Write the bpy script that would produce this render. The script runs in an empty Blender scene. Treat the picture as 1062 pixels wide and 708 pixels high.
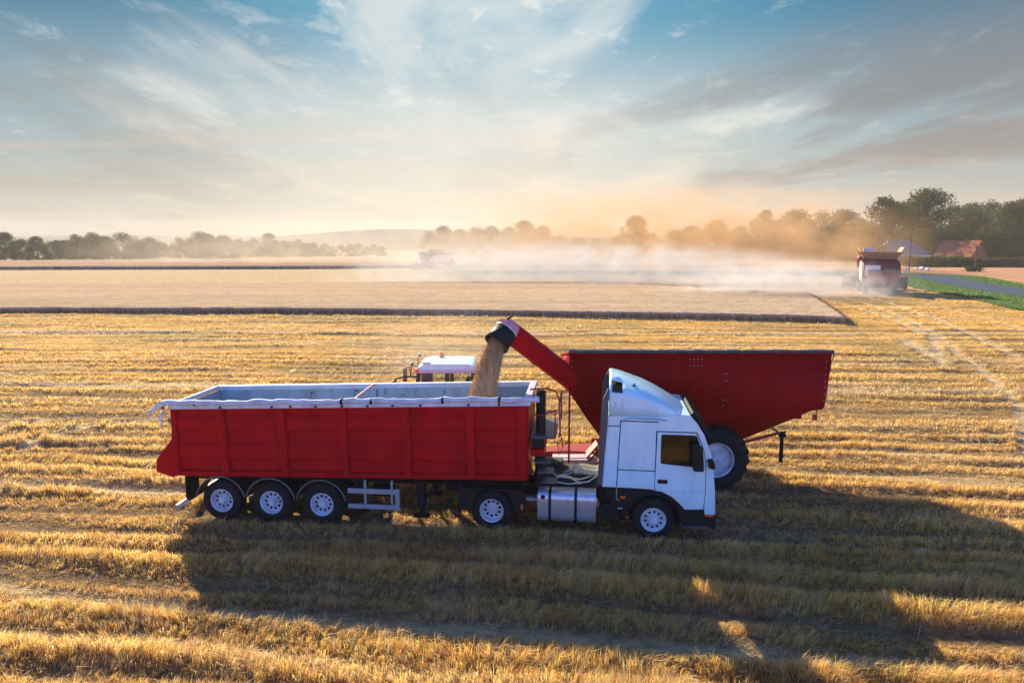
import bpy, bmesh, math, random
import numpy as np
from mathutils import Vector, Matrix

random.seed(7)
RNG = np.random.default_rng(11)
PI = math.pi
R = math.radians
scene = bpy.context.scene
COL = scene.collection

# ------------------------------------------------------------------ helpers
def link(o, parent=None):
    COL.objects.link(o)
    if parent is not None:
        o.parent = parent
    return o

def tag(o, label=None, cat=None, group=None, kind=None):
    if label: o['label'] = label
    if cat: o['category'] = cat
    if group: o['group'] = group
    if kind: o['kind'] = kind
    return o

def thing(name, label, cat, loc=(0, 0, 0), rz=0.0, group=None):
    o = bpy.data.objects.new(name, None)
    o.empty_display_size = 0.3
    link(o)
    o.location = loc
    o.rotation_euler = (0, 0, rz)
    return tag(o, label, cat, group)

class MB:
    """collects geometry of one part"""
    def __init__(s):
        s.v = []; s.f = []
    def add(s, vs, fs):
        n = len(s.v)
        s.v += [tuple(p) for p in vs]
        s.f += [tuple(i + n for i in f) for f in fs]
        return s
    def box(s, x0, x1, y0, y1, z0, z1):
        vs = [(x0,y0,z0),(x1,y0,z0),(x1,y1,z0),(x0,y1,z0),(x0,y0,z1),(x1,y0,z1),(x1,y1,z1),(x0,y1,z1)]
        return s.add(vs, [(0,3,2,1),(4,5,6,7),(0,1,5,4),(1,2,6,5),(2,3,7,6),(3,0,4,7)])
    def obox(s, p, q, w, h, up=(0,0,1)):
        """box beam from p to q, width w (sideways) and height h (along up)"""
        p = Vector(p); q = Vector(q); d = (q-p).normalized(); u = Vector(up)
        sd = d.cross(u)
        if sd.length < 1e-4: sd = d.cross(Vector((1,0,0)))
        sd.normalize(); u = sd.cross(d).normalized()
        vs = []
        for c in (p, q):
            for a, b in ((-1,-1),(1,-1),(1,1),(-1,1)):
                vs.append(c + sd*a*w/2 + u*b*h/2)
        return s.add(vs, [(0,1,2,3),(7,6,5,4),(0,4,5,1),(1,5,6,2),(2,6,7,3),(3,7,4,0)])
    def prism(s, poly, y0, y1):
        """poly of (x,z) extruded along y"""
        n = len(poly)
        vs = [(x,y0,z) for x,z in poly] + [(x,y1,z) for x,z in poly]
        fs = [tuple(range(n)), tuple(range(2*n-1, n-1, -1))]
        for i in range(n):
            j = (i+1) % n
            fs.append((i, i+n, j+n, j))
        return s.add(vs, fs)
    def tube(s, pts, r, n=10, caps=True):
        pts = [Vector(p) for p in pts]
        rs = r if isinstance(r, (list, tuple)) else [r]*len(pts)
        vs = []; fs = []
        ref = None
        for i, p in enumerate(pts):
            if i == 0: d = pts[1]-pts[0]
            elif i == len(pts)-1: d = pts[-1]-pts[-2]
            else: d = (pts[i+1]-pts[i]).normalized() + (pts[i]-pts[i-1]).normalized()
            d.normalize()
            if ref is None:
                ref = Vector((0,0,1)) if abs(d.z) < .9 else Vector((1,0,0))
            a = d.cross(ref).normalized(); b = a.cross(d).normalized(); ref = b
            for k in range(n):
                t = 2*PI*k/n
                vs.append(p + (a*math.cos(t) + b*math.sin(t))*rs[i])
        for i in range(len(pts)-1):
            for k in range(n):
                k2 = (k+1) % n
                fs.append((i*n+k, i*n+k2, (i+1)*n+k2, (i+1)*n+k))
        if caps:
            fs.append(tuple(range(n-1, -1, -1)))
            fs.append(tuple(range((len(pts)-1)*n, len(pts)*n)))
        return s.add(vs, fs)
    def lathe(s, prof, n=40, c=(0,0,0), closed=False, a0=0.0, a1=2*PI):
        """prof of (r, y) turned about the y axis through c"""
        full = abs(a1-a0-2*PI) < 1e-6
        m = n if full else n+1
        vs = []; fs = []
        k = len(prof)
        for i in range(m):
            t = a0 + (a1-a0)*i/n
            for r, y in prof:
                vs.append((c[0]+r*math.cos(t), c[1]+y, c[2]+r*math.sin(t)))
        for i in range(n):
            j = (i+1) % m
            for q in range(k if closed else k-1):
                q2 = (q+1) % k
                fs.append((i*k+q, j*k+q, j*k+q2, i*k+q2))
        return s.add(vs, fs)
    def disc_holes(s, r0, r1, n, rh, y, c=(0,0,0), seg=10, rm=None):
        """annulus facing -y with n round holes"""
        rm = rm or (r0+r1)/2
        for i in range(n):
            a = 2*PI*i/n; h = PI/n
            outer = []; inner = []
            # boundary of the sector sampled, matched with hole circle
            N = 4*seg
            hc = Vector((rm*math.cos(a), 0, rm*math.sin(a)))
            b = []
            for k in range(seg): b.append((r1, -h + 2*h*k/seg))
            for k in range(seg): b.append((r1+(r0-r1)*k/seg, h))
            for k in range(seg): b.append((r0, h - 2*h*k/seg))
            for k in range(seg): b.append((r0+(r1-r0)*k/seg, -h))
            vs = []
            for rr, t in b:
                p = Vector((rr*math.cos(a+t), 0, rr*math.sin(a+t)))
                d = (p-hc).normalized()
                q = hc + d*rh
                vs.append((c[0]+p.x, c[1]+y, c[2]+p.z)); vs.append((c[0]+q.x, c[1]+y, c[2]+q.z))
            fs = []
            for k in range(N):
                k2 = (k+1) % N
                fs.append((2*k, 2*k2, 2*k2+1, 2*k+1))
            s.add(vs, fs)
        return s
    def mesh(s, name, smooth=35, fix=True):
        me = bpy.data.meshes.new(name)
        me.from_pydata(s.v, [], s.f)
        if fix:
            bm = bmesh.new(); bm.from_mesh(me)
            bmesh.ops.remove_doubles(bm, verts=bm.verts, dist=1e-5)
            bmesh.ops.recalc_face_normals(bm, faces=bm.faces)
            bm.to_mesh(me); bm.free()
        if smooth:
            me.polygons.foreach_set('use_smooth', [True]*len(me.polygons))
            me.set_sharp_from_angle(angle=R(smooth))
        me.update()
        return me
    def build(s, name, mat, parent=None, bevel=0.0, smooth=35, seg=2, loc=None, rot=None, fix=True):
        me = s.mesh(name, smooth, fix)
        me.materials.append(mat)
        o = bpy.data.objects.new(name, me)
        link(o, parent)
        if loc: o.location = loc
        if rot: o.rotation_euler = rot
        if bevel:
            b = o.modifiers.new('bevel', 'BEVEL'); b.width = bevel; b.segments = seg
            b.limit_method = 'ANGLE'; b.angle_limit = R(35)
            b.harden_normals = False
        return o

def poly_hole(outer, inner, y0, y1):
    """(x,z) polygon with one hole, extruded y0..y1 -> MB"""
    bm = bmesh.new()
    es = []
    for loop in (outer, inner):
        vs = [bm.verts.new((x, y0, z)) for x, z in loop]
        for i in range(len(vs)):
            es.append(bm.edges.new((vs[i], vs[(i+1) % len(vs)])))
    bmesh.ops.triangle_fill(bm, use_beauty=True, edges=es)
    g = bmesh.ops.extrude_face_region(bm, geom=bm.faces[:])
    for e in g['geom']:
        if isinstance(e, bmesh.types.BMVert):
            e.co.y = y1
    bm.verts.index_update()
    mb = MB()
    mb.add([v.co[:] for v in bm.verts], [[v.index for v in f.verts] for f in bm.faces])
    bm.free()
    return mb

def rounded(poly, r, n=5):
    """round the corners of an (x,z) polygon"""
    out = []
    N = len(poly)
    for i in range(N):
        p = Vector(poly[i]); a = Vector(poly[i-1]); b = Vector(poly[(i+1) % N])
        da = (a-p); db = (b-p)
        rr = min(r, da.length*.45, db.length*.45)
        A = p+da.normalized()*rr; B = p+db.normalized()*rr
        for k in range(n+1):
            t = k/n
            q = A*(1-t)**2 + p*2*t*(1-t) + B*t*t
            out.append((q.x, q.y))
    return out

def copy_tree(o, parent=None):
    c = o.copy(); COL.objects.link(c)
    if parent is not None: c.parent = parent
    for ch in list(o.children):
        copy_tree(ch, c)
    return c

# ------------------------------------------------------------------ noise (numpy)
def _hash(ix, iy, seed):
    h = (ix.astype(np.int64)*374761393 + iy.astype(np.int64)*668265263 + seed*1442695041) & 0xffffffff
    h = ((h ^ (h >> 13))*1274126177) & 0xffffffff
    h = h ^ (h >> 16)
    return (h & 0xffff)/65535.0
def vnoise(x, y, seed=0):
    ix = np.floor(x); iy = np.floor(y)
    fx = x-ix; fy = y-iy
    fx = fx*fx*(3-2*fx); fy = fy*fy*(3-2*fy)
    a = _hash(ix, iy, seed); b = _hash(ix+1, iy, seed); c = _hash(ix, iy+1, seed); d = _hash(ix+1, iy+1, seed)
    return (a*(1-fx)+b*fx)*(1-fy) + (c*(1-fx)+d*fx)*fy
def fbm(x, y, seed=0, o=4):
    s = 0; a = .5; t = 0
    for i in range(o):
        s = s + a*vnoise(x*2**i+17.3*i, y*2**i-9.1*i, seed+i); t += a; a *= .5
    return s/t
def sstep(a, b, x):
    t = np.clip((x-a)/(b-a), 0, 1)
    return t*t*(3-2*t)
def terrain(x, y):
    return 2.0*sstep(25.0, 70.0, y)
def tz(x, y):
    return float(terrain(np.array([x*1.0]), np.array([y*1.0]))[0])

# ------------------------------------------------------------------ materials
def new_mat(name):
    m = bpy.data.materials.new(name); m.use_nodes = True
    nt = m.node_tree
    return m, nt, nt.nodes['Principled BSDF'], nt.nodes['Material Output']

def N(nt, t, **kw):
    n = nt.nodes.new(t)
    for k, v in kw.items():
        setattr(n, k, v)
    return n

def ramp(nt, stops):
    r = N(nt, 'ShaderNodeValToRGB')
    e = r.color_ramp.elements
    while len(e) < len(stops): e.new(.5)
    for i, (p, c) in enumerate(stops):
        e[i].position = p; e[i].color = c if len(c) == 4 else (*c, 1)
    return r

def paint(name, col, rough=.35, dirt=.25, dirtcol=(.30, .22, .13), metal=0.0, coat=.0, scale=1.5, spec=.5, streak=True, low=None, tone=.8):
    m, nt, p, out = new_mat(name)
    tc = N(nt, 'ShaderNodeTexCoord')
    n1 = N(nt, 'ShaderNodeTexNoise'); n1.inputs['Scale'].default_value = scale; n1.inputs['Detail'].default_value = 9; n1.inputs['Roughness'].default_value = .65
    mp = N(nt, 'ShaderNodeMapping'); mp.inputs['Scale'].default_value = (2.5, 2.5, .5) if streak else (1, 1, 1)
    nt.links.new(tc.outputs['Object'], mp.inputs['Vector']); nt.links.new(mp.outputs[0], n1.inputs['Vector'])
    r = ramp(nt, [(.45, (0, 0, 0)), (.75, (1, 1, 1))]); nt.links.new(n1.outputs['Fac'], r.inputs[0])
    mul = N(nt, 'ShaderNodeMath', operation='MULTIPLY'); mul.inputs[1].default_value = dirt
    nt.links.new(r.outputs[0], mul.inputs[0])
    fac = mul.outputs[0]
    if low is not None:   # dust thrown up onto the lower part of the thing
        sx = N(nt, 'ShaderNodeSeparateXYZ'); nt.links.new(tc.outputs['Object'], sx.inputs[0])
        mr = N(nt, 'ShaderNodeMapRange'); mr.inputs['From Min'].default_value = low; mr.inputs['From Max'].default_value = 0.0
        mr.inputs['To Min'].default_value = 0; mr.inputs['To Max'].default_value = .5
        nt.links.new(sx.outputs['Z'], mr.inputs['Value'])
        ad = N(nt, 'ShaderNodeMath', operation='MULTIPLY_ADD'); ad.use_clamp = True
        nt.links.new(mr.outputs[0], ad.inputs[0]); nt.links.new(n1.outputs['Fac'], ad.inputs[1]); nt.links.new(fac, ad.inputs[2])
        fac = ad.outputs[0]
    mix = N(nt, 'ShaderNodeMix', data_type='RGBA')
    mix.inputs['A'].default_value = (*col, 1); mix.inputs['B'].default_value = (*dirtcol, 1)
    nt.links.new(fac, mix.inputs['Factor'])
    n3 = N(nt, 'ShaderNodeTexNoise'); n3.inputs['Scale'].default_value = .9; n3.inputs['Detail'].default_value = 10; n3.inputs['Roughness'].default_value = .7
    mp3 = N(nt, 'ShaderNodeMapping'); mp3.inputs['Scale'].default_value = (3.0, 3.0, .7) if streak else (2, 2, 2); mp3.inputs['Location'].default_value = (5, 3, 1)
    nt.links.new(tc.outputs['Object'], mp3.inputs['Vector']); nt.links.new(mp3.outputs[0], n3.inputs['Vector'])
    r3 = ramp(nt, [(.30, (.70, .70, .70)), (.68, (1.18, 1.18, 1.18))]); nt.links.new(n3.outputs['Fac'], r3.inputs[0])
    mm = N(nt, 'ShaderNodeMix', data_type='RGBA', blend_type='MULTIPLY'); mm.inputs['Factor'].default_value = tone
    nt.links.new(mix.outputs['Result'], mm.inputs['A']); nt.links.new(r3.outputs[0], mm.inputs['B'])
    nt.links.new(mm.outputs['Result'], p.inputs['Base Color'])
    rr = N(nt, 'ShaderNodeMath', operation='MULTIPLY_ADD'); rr.inputs[1].default_value = .35; rr.inputs[2].default_value = rough
    nt.links.new(fac, rr.inputs[0]); nt.links.new(rr.outputs[0], p.inputs['Roughness'])
    p.inputs['Metallic'].default_value = metal
    p.inputs['Coat Weight'].default_value = coat
    p.inputs['Specular IOR Level'].default_value = spec
    n2 = N(nt, 'ShaderNodeTexNoise'); n2.inputs['Scale'].default_value = 60; n2.inputs['Detail'].default_value = 3
    nt.links.new(tc.outputs['Object'], n2.inputs['Vector'])
    bp = N(nt, 'ShaderNodeBump'); bp.inputs['Strength'].default_value = .04; bp.inputs['Distance'].default_value = .02
    nt.links.new(n2.outputs['Fac'], bp.inputs['Height']); nt.links.new(bp.outputs[0], p.inputs['Normal'])
    return m

M = {}
M['red'] = paint('red_paint', (.44, .002, .009), .34, .06, (.22, .02, .02), scale=2.0, spec=.04, tone=1.0)
M['cart_red'] = paint('dark_red_paint', (.29, .001, .003), .36, .08, (.16, .012, .012), scale=1.2, spec=.04, tone=1.0)
M['frame_red'] = paint('frame_red_paint', (.36, .012, .014), .45, .35, (.30, .16, .10), scale=3)
M['white'] = paint('white_paint', (.58, .86, .92), .25, .10, (.50, .44, .36), coat=.4, scale=1.2, tone=.35, low=1.5)
M['lining'] = paint('tub_lining', (.30, .40, .48), .5, .6, (.20, .19, .18), scale=1.6)
M['tarp'] = paint('tarp_fabric', (.60, .66, .72), .6, .5, (.36, .30, .28), scale=4, streak=False)
M['rim_white'] = paint('rim_white', (.60, .64, .68), .4, .6, (.25, .20, .15), scale=6, streak=False)
M['rim_alu'] = paint('rim_alloy', (.72, .74, .76), .35, .25, (.35, .30, .25), metal=.5, scale=6, streak=False)
M['alu'] = paint('tank_alloy', (.62, .65, .68), .32, .25, (.35, .32, .28), metal=.75, scale=3)
M['trim'] = paint('dull_trim', (.13, .13, .14), .5, .4, (.12, .09, .06), scale=5)
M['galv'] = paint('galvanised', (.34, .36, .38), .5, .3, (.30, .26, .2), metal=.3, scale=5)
M['rubber'] = paint('tyre_rubber', (.016, .016, .017), .8, .3, (.05, .042, .03), scale=5, streak=False, spec=.12)
M['black'] = paint('black_plastic', (.012, .012, .014), .5, .3, (.045, .038, .03), scale=4, spec=.15)
M['frame'] = paint('black_chassis', (.010, .010, .012), .6, .4, (.045, .036, .028), scale=3, spec=.15)
M['dark_blue'] = paint('slate_cover', (.06, .075, .10), .45, .3, (.2, .17, .14), scale=4)
M['orange'] = paint('orange_lens', (.85, .16, .02), .2, .05, scale=5)
M['red_lens'] = paint('red_lens', (.6, .02, .02), .2, .05, scale=5)
M['coil'] = paint('pale_hose', (.70, .62, .48), .45, .2, (.3, .22, .15), scale=9)
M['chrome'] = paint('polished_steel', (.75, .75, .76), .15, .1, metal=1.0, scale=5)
M['rust'] = paint('rusty_mark', (.14, .07, .045), .8, .3, scale=9)
M['seal'] = paint('rubber_seal', (.012, .012, .013), .7, .1, scale=9)
M['pink'] = paint('pink_sunlit_red', (.66, .24, .27), .4, .3, (.5, .35, .3), scale=6)  # pink for the cross bar; on the spout cap, sunlit red put into colour
M['lilac'] = paint('pale_roof_edge', (.62, .58, .66), .35, .1, scale=3)
M['combine_red'] = paint('combine_red', (.22, .012, .012), .55, .45, (.30, .18, .11), scale=2.5)
M['combine_white'] = paint('combine_cream', (.72, .66, .58), .5, .35, (.45, .34, .22), scale=2.5)
M['combine_tan'] = paint('dusty_panel', (.48, .26, .12), .6, .4, (.50, .36, .2), scale=2.5)
M['wood'] = paint('pole_wood', (.10, .07, .05), .85, .4, scale=4)
M['bale_wrap'] = paint('bale_wrap', (.8, .8, .78), .4, .1, scale=3)

def glass(name, tint=(.35, .37, .36), gloss=.12, ior=1.45):
    m, nt, p, out = new_mat(name)
    nt.nodes.remove(p)
    t = N(nt, 'ShaderNodeBsdfTransparent'); t.inputs[0].default_value = (*tint, 1)
    g = N(nt, 'ShaderNodeBsdfGlossy'); g.inputs['Roughness'].default_value = .03
    f = N(nt, 'ShaderNodeFresnel'); f.inputs['IOR'].default_value = ior
    nz = N(nt, 'ShaderNodeTexNoise'); nz.inputs['Scale'].default_value = 5
    ma = N(nt, 'ShaderNodeMath', operation='MULTIPLY_ADD'); ma.inputs[1].default_value = gloss*.3
    nt.links.new(nz.outputs['Fac'], ma.inputs[0]); nt.links.new(f.outputs[0], ma.inputs[2])
    mx = N(nt, 'ShaderNodeMixShader')
    nt.links.new(ma.outputs[0], mx.inputs[0]); nt.links.new(t.outputs[0], mx.inputs[1]); nt.links.new(g.outputs[0], mx.inputs[2])
    nt.links.new(mx.outputs[0], out.inputs['Surface'])
    return m
M['glass'] = glass('tinted_glass', (.42, .40, .36))
M['clear_glass'] = glass('pale_glass', (.72, .80, .78), 0.0, 1.22)

def straw_mat(name, transl=.45, gloss=.06):
    m, nt, p, out = new_mat(name)
    nt.nodes.remove(p)
    at = N(nt, 'ShaderNodeAttribute', attribute_name='col')
    d = N(nt, 'ShaderNodeBsdfDiffuse'); t = N(nt, 'ShaderNodeBsdfTranslucent')
    g = N(nt, 'ShaderNodeBsdfGlossy'); g.inputs['Roughness'].default_value = .45; g.inputs['Color'].default_value = (.9, .8, .6, 1)
    nt.links.new(at.outputs['Color'], d.inputs['Color']); nt.links.new(at.outputs['Color'], t.inputs['Color'])
    mx = N(nt, 'ShaderNodeMixShader'); mx.inputs[0].default_value = transl
    nt.links.new(d.outputs[0], mx.inputs[1]); nt.links.new(t.outputs[0], mx.inputs[2])
    m2 = N(nt, 'ShaderNodeMixShader'); m2.inputs[0].default_value = gloss
    nt.links.new(mx.outputs[0], m2.inputs[1]); nt.links.new(g.outputs[0], m2.inputs[2])
    nt.links.new(m2.outputs[0], out.inputs['Surface'])
    return m
M['straw'] = straw_mat('straw_stalks', .55)

def ground_mat():
    m, nt, p, out = new_mat('stubble_ground')
    at = N(nt, 'ShaderNodeAttribute', attribute_name='col')
    tc = N(nt, 'ShaderNodeTexCoord')
    mp = N(nt, 'ShaderNodeMapping'); mp.inputs['Rotation'].default_value = (0, 0, R(5)); mp.inputs['Scale'].default_value = (1.0, 2.6, 1)
    nt.links.new(tc.outputs['Object'], mp.inputs['Vector'])
    n1 = N(nt, 'ShaderNodeTexNoise'); n1.inputs['Scale'].default_value = 2.2; n1.inputs['Detail'].default_value = 11; n1.inputs['Roughness'].default_value = .72
    nt.links.new(mp.outputs[0], n1.inputs['Vector'])
    r1 = ramp(nt, [(.28, (.34, .34, .34)), (.5, (1, 1, 1)), (.72, (1.5, 1.5, 1.5))])
    nt.links.new(n1.outputs['Fac'], r1.inputs[0])
    mx = N(nt, 'ShaderNodeMix', data_type='RGBA', blend_type='MULTIPLY'); mx.inputs['Factor'].default_value = 1
    nt.links.new(at.outputs['Color'], mx.inputs['A']); nt.links.new(r1.outputs[0], mx.inputs['B'])
    nt.links.new(mx.outputs['Result'], p.inputs['Base Color'])
    p.inputs['Roughness'].default_value = 1; p.inputs['Specular IOR Level'].default_value = .1
    n2 = N(nt, 'ShaderNodeTexNoise'); n2.inputs['Scale'].default_value = 9; n2.inputs['Detail'].default_value = 6
    nt.links.new(mp.outputs[0], n2.inputs['Vector'])
    bp = N(nt, 'ShaderNodeBump'); bp.inputs['Strength'].default_value = 1; bp.inputs['Distance'].default_value = .15
    nt.links.new(n2.outputs['Fac'], bp.inputs['Height']); nt.links.new(bp.outputs[0], p.inputs['Normal'])
    return m
M['ground'] = ground_mat()

def soft_mat(name, c1, c2, scale=3, rough=.95, bump=.3, stretch=(1, 1, 1)):
    m, nt, p, out = new_mat(name)
    tc = N(nt, 'ShaderNodeTexCoord')
    mp = N(nt, 'ShaderNodeMapping'); mp.inputs['Scale'].default_value = stretch
    nt.links.new(tc.outputs['Object'], mp.inputs['Vector'])
    n1 = N(nt, 'ShaderNodeTexNoise'); n1.inputs['Scale'].default_value = scale; n1.inputs['Detail'].default_value = 9; n1.inputs['Roughness'].default_value = .65
    nt.links.new(mp.outputs[0], n1.inputs['Vector'])
    r = ramp(nt, [(.3, c1), (.7, c2)]); nt.links.new(n1.outputs['Fac'], r.inputs[0])
    nt.links.new(r.outputs[0], p.inputs['Base Color'])
    p.inputs['Roughness'].default_value = rough; p.inputs['Specular IOR Level'].default_value = .25
    bp = N(nt, 'ShaderNodeBump'); bp.inputs['Strength'].default_value = bump; bp.inputs['Distance'].default_value = .1
    nt.links.new(n1.outputs['Fac'], bp.inputs['Height']); nt.links.new(bp.outputs[0], p.inputs['Normal'])
    return m
M['asphalt'] = soft_mat('road_asphalt', (.045, .058, .085), (.075, .095, .135), 4, .55)
M['verge'] = soft_mat('verge_turf', (.035, .09, .012), (.09, .17, .03), 1.2, .95)
M['rough_grass'] = soft_mat('dry_field', (.36, .17, .075), (.50, .27, .13), .25, 1)
M['hill'] = soft_mat('distant_wood', (.04, .06, .05), (.07, .09, .07), .02, 1)
M['grain'] = soft_mat('wheat_grain', (.38, .27, .15), (.60, .46, .28), 14, .9, .5, (1, 1, .25))
def fall_mat():
    m, nt, p, out = new_mat('falling_wheat'); nt.nodes.remove(p)
    tc = N(nt, 'ShaderNodeTexCoord'); mp = N(nt, 'ShaderNodeMapping'); mp.inputs['Scale'].default_value = (1, 1, .16)
    n = N(nt, 'ShaderNodeTexNoise'); n.inputs['Scale'].default_value = 16; n.inputs['Detail'].default_value = 8
    nt.links.new(tc.outputs['Object'], mp.inputs['Vector']); nt.links.new(mp.outputs[0], n.inputs['Vector'])
    r = ramp(nt, [(.32, (.52, .36, .20)), (.68, (.86, .66, .42))]); nt.links.new(n.outputs['Fac'], r.inputs[0])
    d = N(nt, 'ShaderNodeBsdfDiffuse'); t = N(nt, 'ShaderNodeBsdfTranslucent'); mx = N(nt, 'ShaderNodeMixShader'); mx.inputs[0].default_value = .5
    nt.links.new(r.outputs[0], d.inputs[0]); nt.links.new(r.outputs[0], t.inputs[0]); nt.links.new(d.outputs[0], mx.inputs[1]); nt.links.new(t.outputs[0], mx.inputs[2]); nt.links.new(mx.outputs[0], out.inputs['Surface'])
    return m
M['grain_fall'] = fall_mat()
M['roof_orange'] = soft_mat('clay_tiles', (.24, .075, .035), (.38, .13, .06), 3, .85)
M['roof_grey'] = soft_mat('grey_tiles', (.13, .13, .14), (.22, .22, .23), 3, .85)
M['brick'] = soft_mat('brown_brick', (.22, .09, .05), (.32, .14, .08), 5, .9)
M['render'] = soft_mat('pale_render', (.5, .42, .33), (.62, .54, .44), 2, .9)
M['bark'] = soft_mat('bark', (.05, .035, .025), (.12, .085, .06), 3, .95)
M['win'] = paint('window_glass', (.03, .035, .04), .12, .05, scale=3)

def leaf_mat(name, tr=.4):
    m, nt, p, out = new_mat(name)
    nt.nodes.remove(p)
    at = N(nt, 'ShaderNodeAttribute', attribute_name='col')
    d = N(nt, 'ShaderNodeBsdfDiffuse'); t = N(nt, 'ShaderNodeBsdfTranslucent')
    nt.links.new(at.outputs['Color'], d.inputs['Color']); nt.links.new(at.outputs['Color'], t.inputs['Color'])
    mx = N(nt, 'ShaderNodeMixShader'); mx.inputs[0].default_value = tr
    nt.links.new(d.outputs[0], mx.inputs[1]); nt.links.new(t.outputs[0], mx.inputs[2])
    nt.links.new(mx.outputs[0], out.inputs['Surface'])
    return m
M['leaf'] = leaf_mat('leaves')

# ------------------------------------------------------------------ numpy mesh builder
def np_mesh(name, verts, faces_flat, counts, mat, cols=None, smooth=False):
    me = bpy.data.meshes.new(name)
    nv = len(verts); nl = len(faces_flat); npoly = len(counts)
    me.vertices.add(nv); me.vertices.foreach_set('co', np.ascontiguousarray(verts, dtype=np.float32).ravel())
    me.loops.add(nl); me.loops.foreach_set('vertex_index', np.ascontiguousarray(faces_flat, dtype=np.int32))
    me.polygons.add(npoly)
    starts = np.concatenate([[0], np.cumsum(counts)[:-1]]).astype(np.int32)
    me.polygons.foreach_set('loop_start', starts)
    if smooth: me.polygons.foreach_set('use_smooth', np.ones(npoly, dtype=bool))
    me.update(calc_edges=True)
    if cols is not None:
        a = me.color_attributes.new('col', 'FLOAT_COLOR', 'POINT')
        c = np.ones((nv, 4), dtype=np.float32); c[:, :3] = cols
        a.data.foreach_set('color', c.ravel())
    me.materials.append(mat)
    return me

# ------------------------------------------------------------------ the field
def rowv(x, y):
    """distance measured across the harvest rows"""
    s = .145*np.exp(-np.clip(y-11, 0, 200)/16.0)
    return y + s*x + .7*(fbm(x/22+3, y/12, 5, 3)-.5) + .25*(fbm(x/5, y/4, 8, 2)-.5)

def seg_dist(x, y, pts):
    d = np.full(x.shape, 1e9)
    for (x0, y0), (x1, y1) in zip(pts[:-1], pts[1:]):
        dx, dy = x1-x0, y1-y0
        t = np.clip(((x-x0)*dx+(y-y0)*dy)/(dx*dx+dy*dy), 0, 1)
        d = np.minimum(d, np.hypot(x-(x0+t*dx), y-(y0+t*dy)))
    return d

# pale lines of threshed straw and wheel marks: (row value at x=0, half width, strength)
WIND = [(47.6, .55, .8), (44.2, .45, .35), (39.3, .5, .45), (35.6, .4, .4), (32.6, .6, .95), (29.6, .35, .35), (27.0, .4, .45), (22.9, .35, .3)]
TRACKS = [  # polylines: pts, half width, strength
    ([(-40, 20.2), (-16, 19.7), (-9.5, 19.0), (-4, 18.6)], .42, 1.0),
    ([(-12, 14.1), (-9.5, 13.15), (-5, 12.35), (0, 11.75), (5, 11.0), (9, 10.6)], .25, .75),
    ([(-12, 11.9), (-6, 11.2), (0, 10.0), (6, 9.2)], .22, .35),
    ([(30.5, 66), (30.27, 60.4), (29.8, 52.6), (28.9, 46.8), (26.3, 41.6), (23.9, 37.3)], .32, .85),
    ([(36, 72), (35.2, 64.8), (33, 51.7), (30.2, 39.8), (27, 30)], .34, .8),
    ([(33.5, 70), (32.6, 62.4), (30.3, 49.7), (25.7, 36.6), (22.2, 29), (18, 23)], .32, .8),
    ([(38.5, 72), (38, 62), (37, 50), (34.5, 40)], .32, .5),
    ([(26.3, 45.5), (25.8, 42.5), (25.2, 39.4)], .5, .9),
    ([(-17.2, 23.4), (-17.6, 24.4), (-17.3, 25.3), (-16.3, 26.7), (-13.8, 27.9), (-9, 28.6)], .30, 1.0),
    ([(-24, 25.0), (-20, 26.0), (-19.5, 27.2), (-18.6, 28.0)], .30, .9),
    ([(6, 21.5), (9, 21.0), (14, 20.0), (22, 18.6)], .45, .6),
    ([(7, 23.6), (12, 23.0), (20, 21.6), (30, 20)], .4, .45),
]
GOLD = np.array((.80, .45, .11)); PALE = np.array((.76, .60, .36)); DARK = np.array((.15, .09, .04)); OLIVE = np.array((.42, .32, .10))

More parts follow.
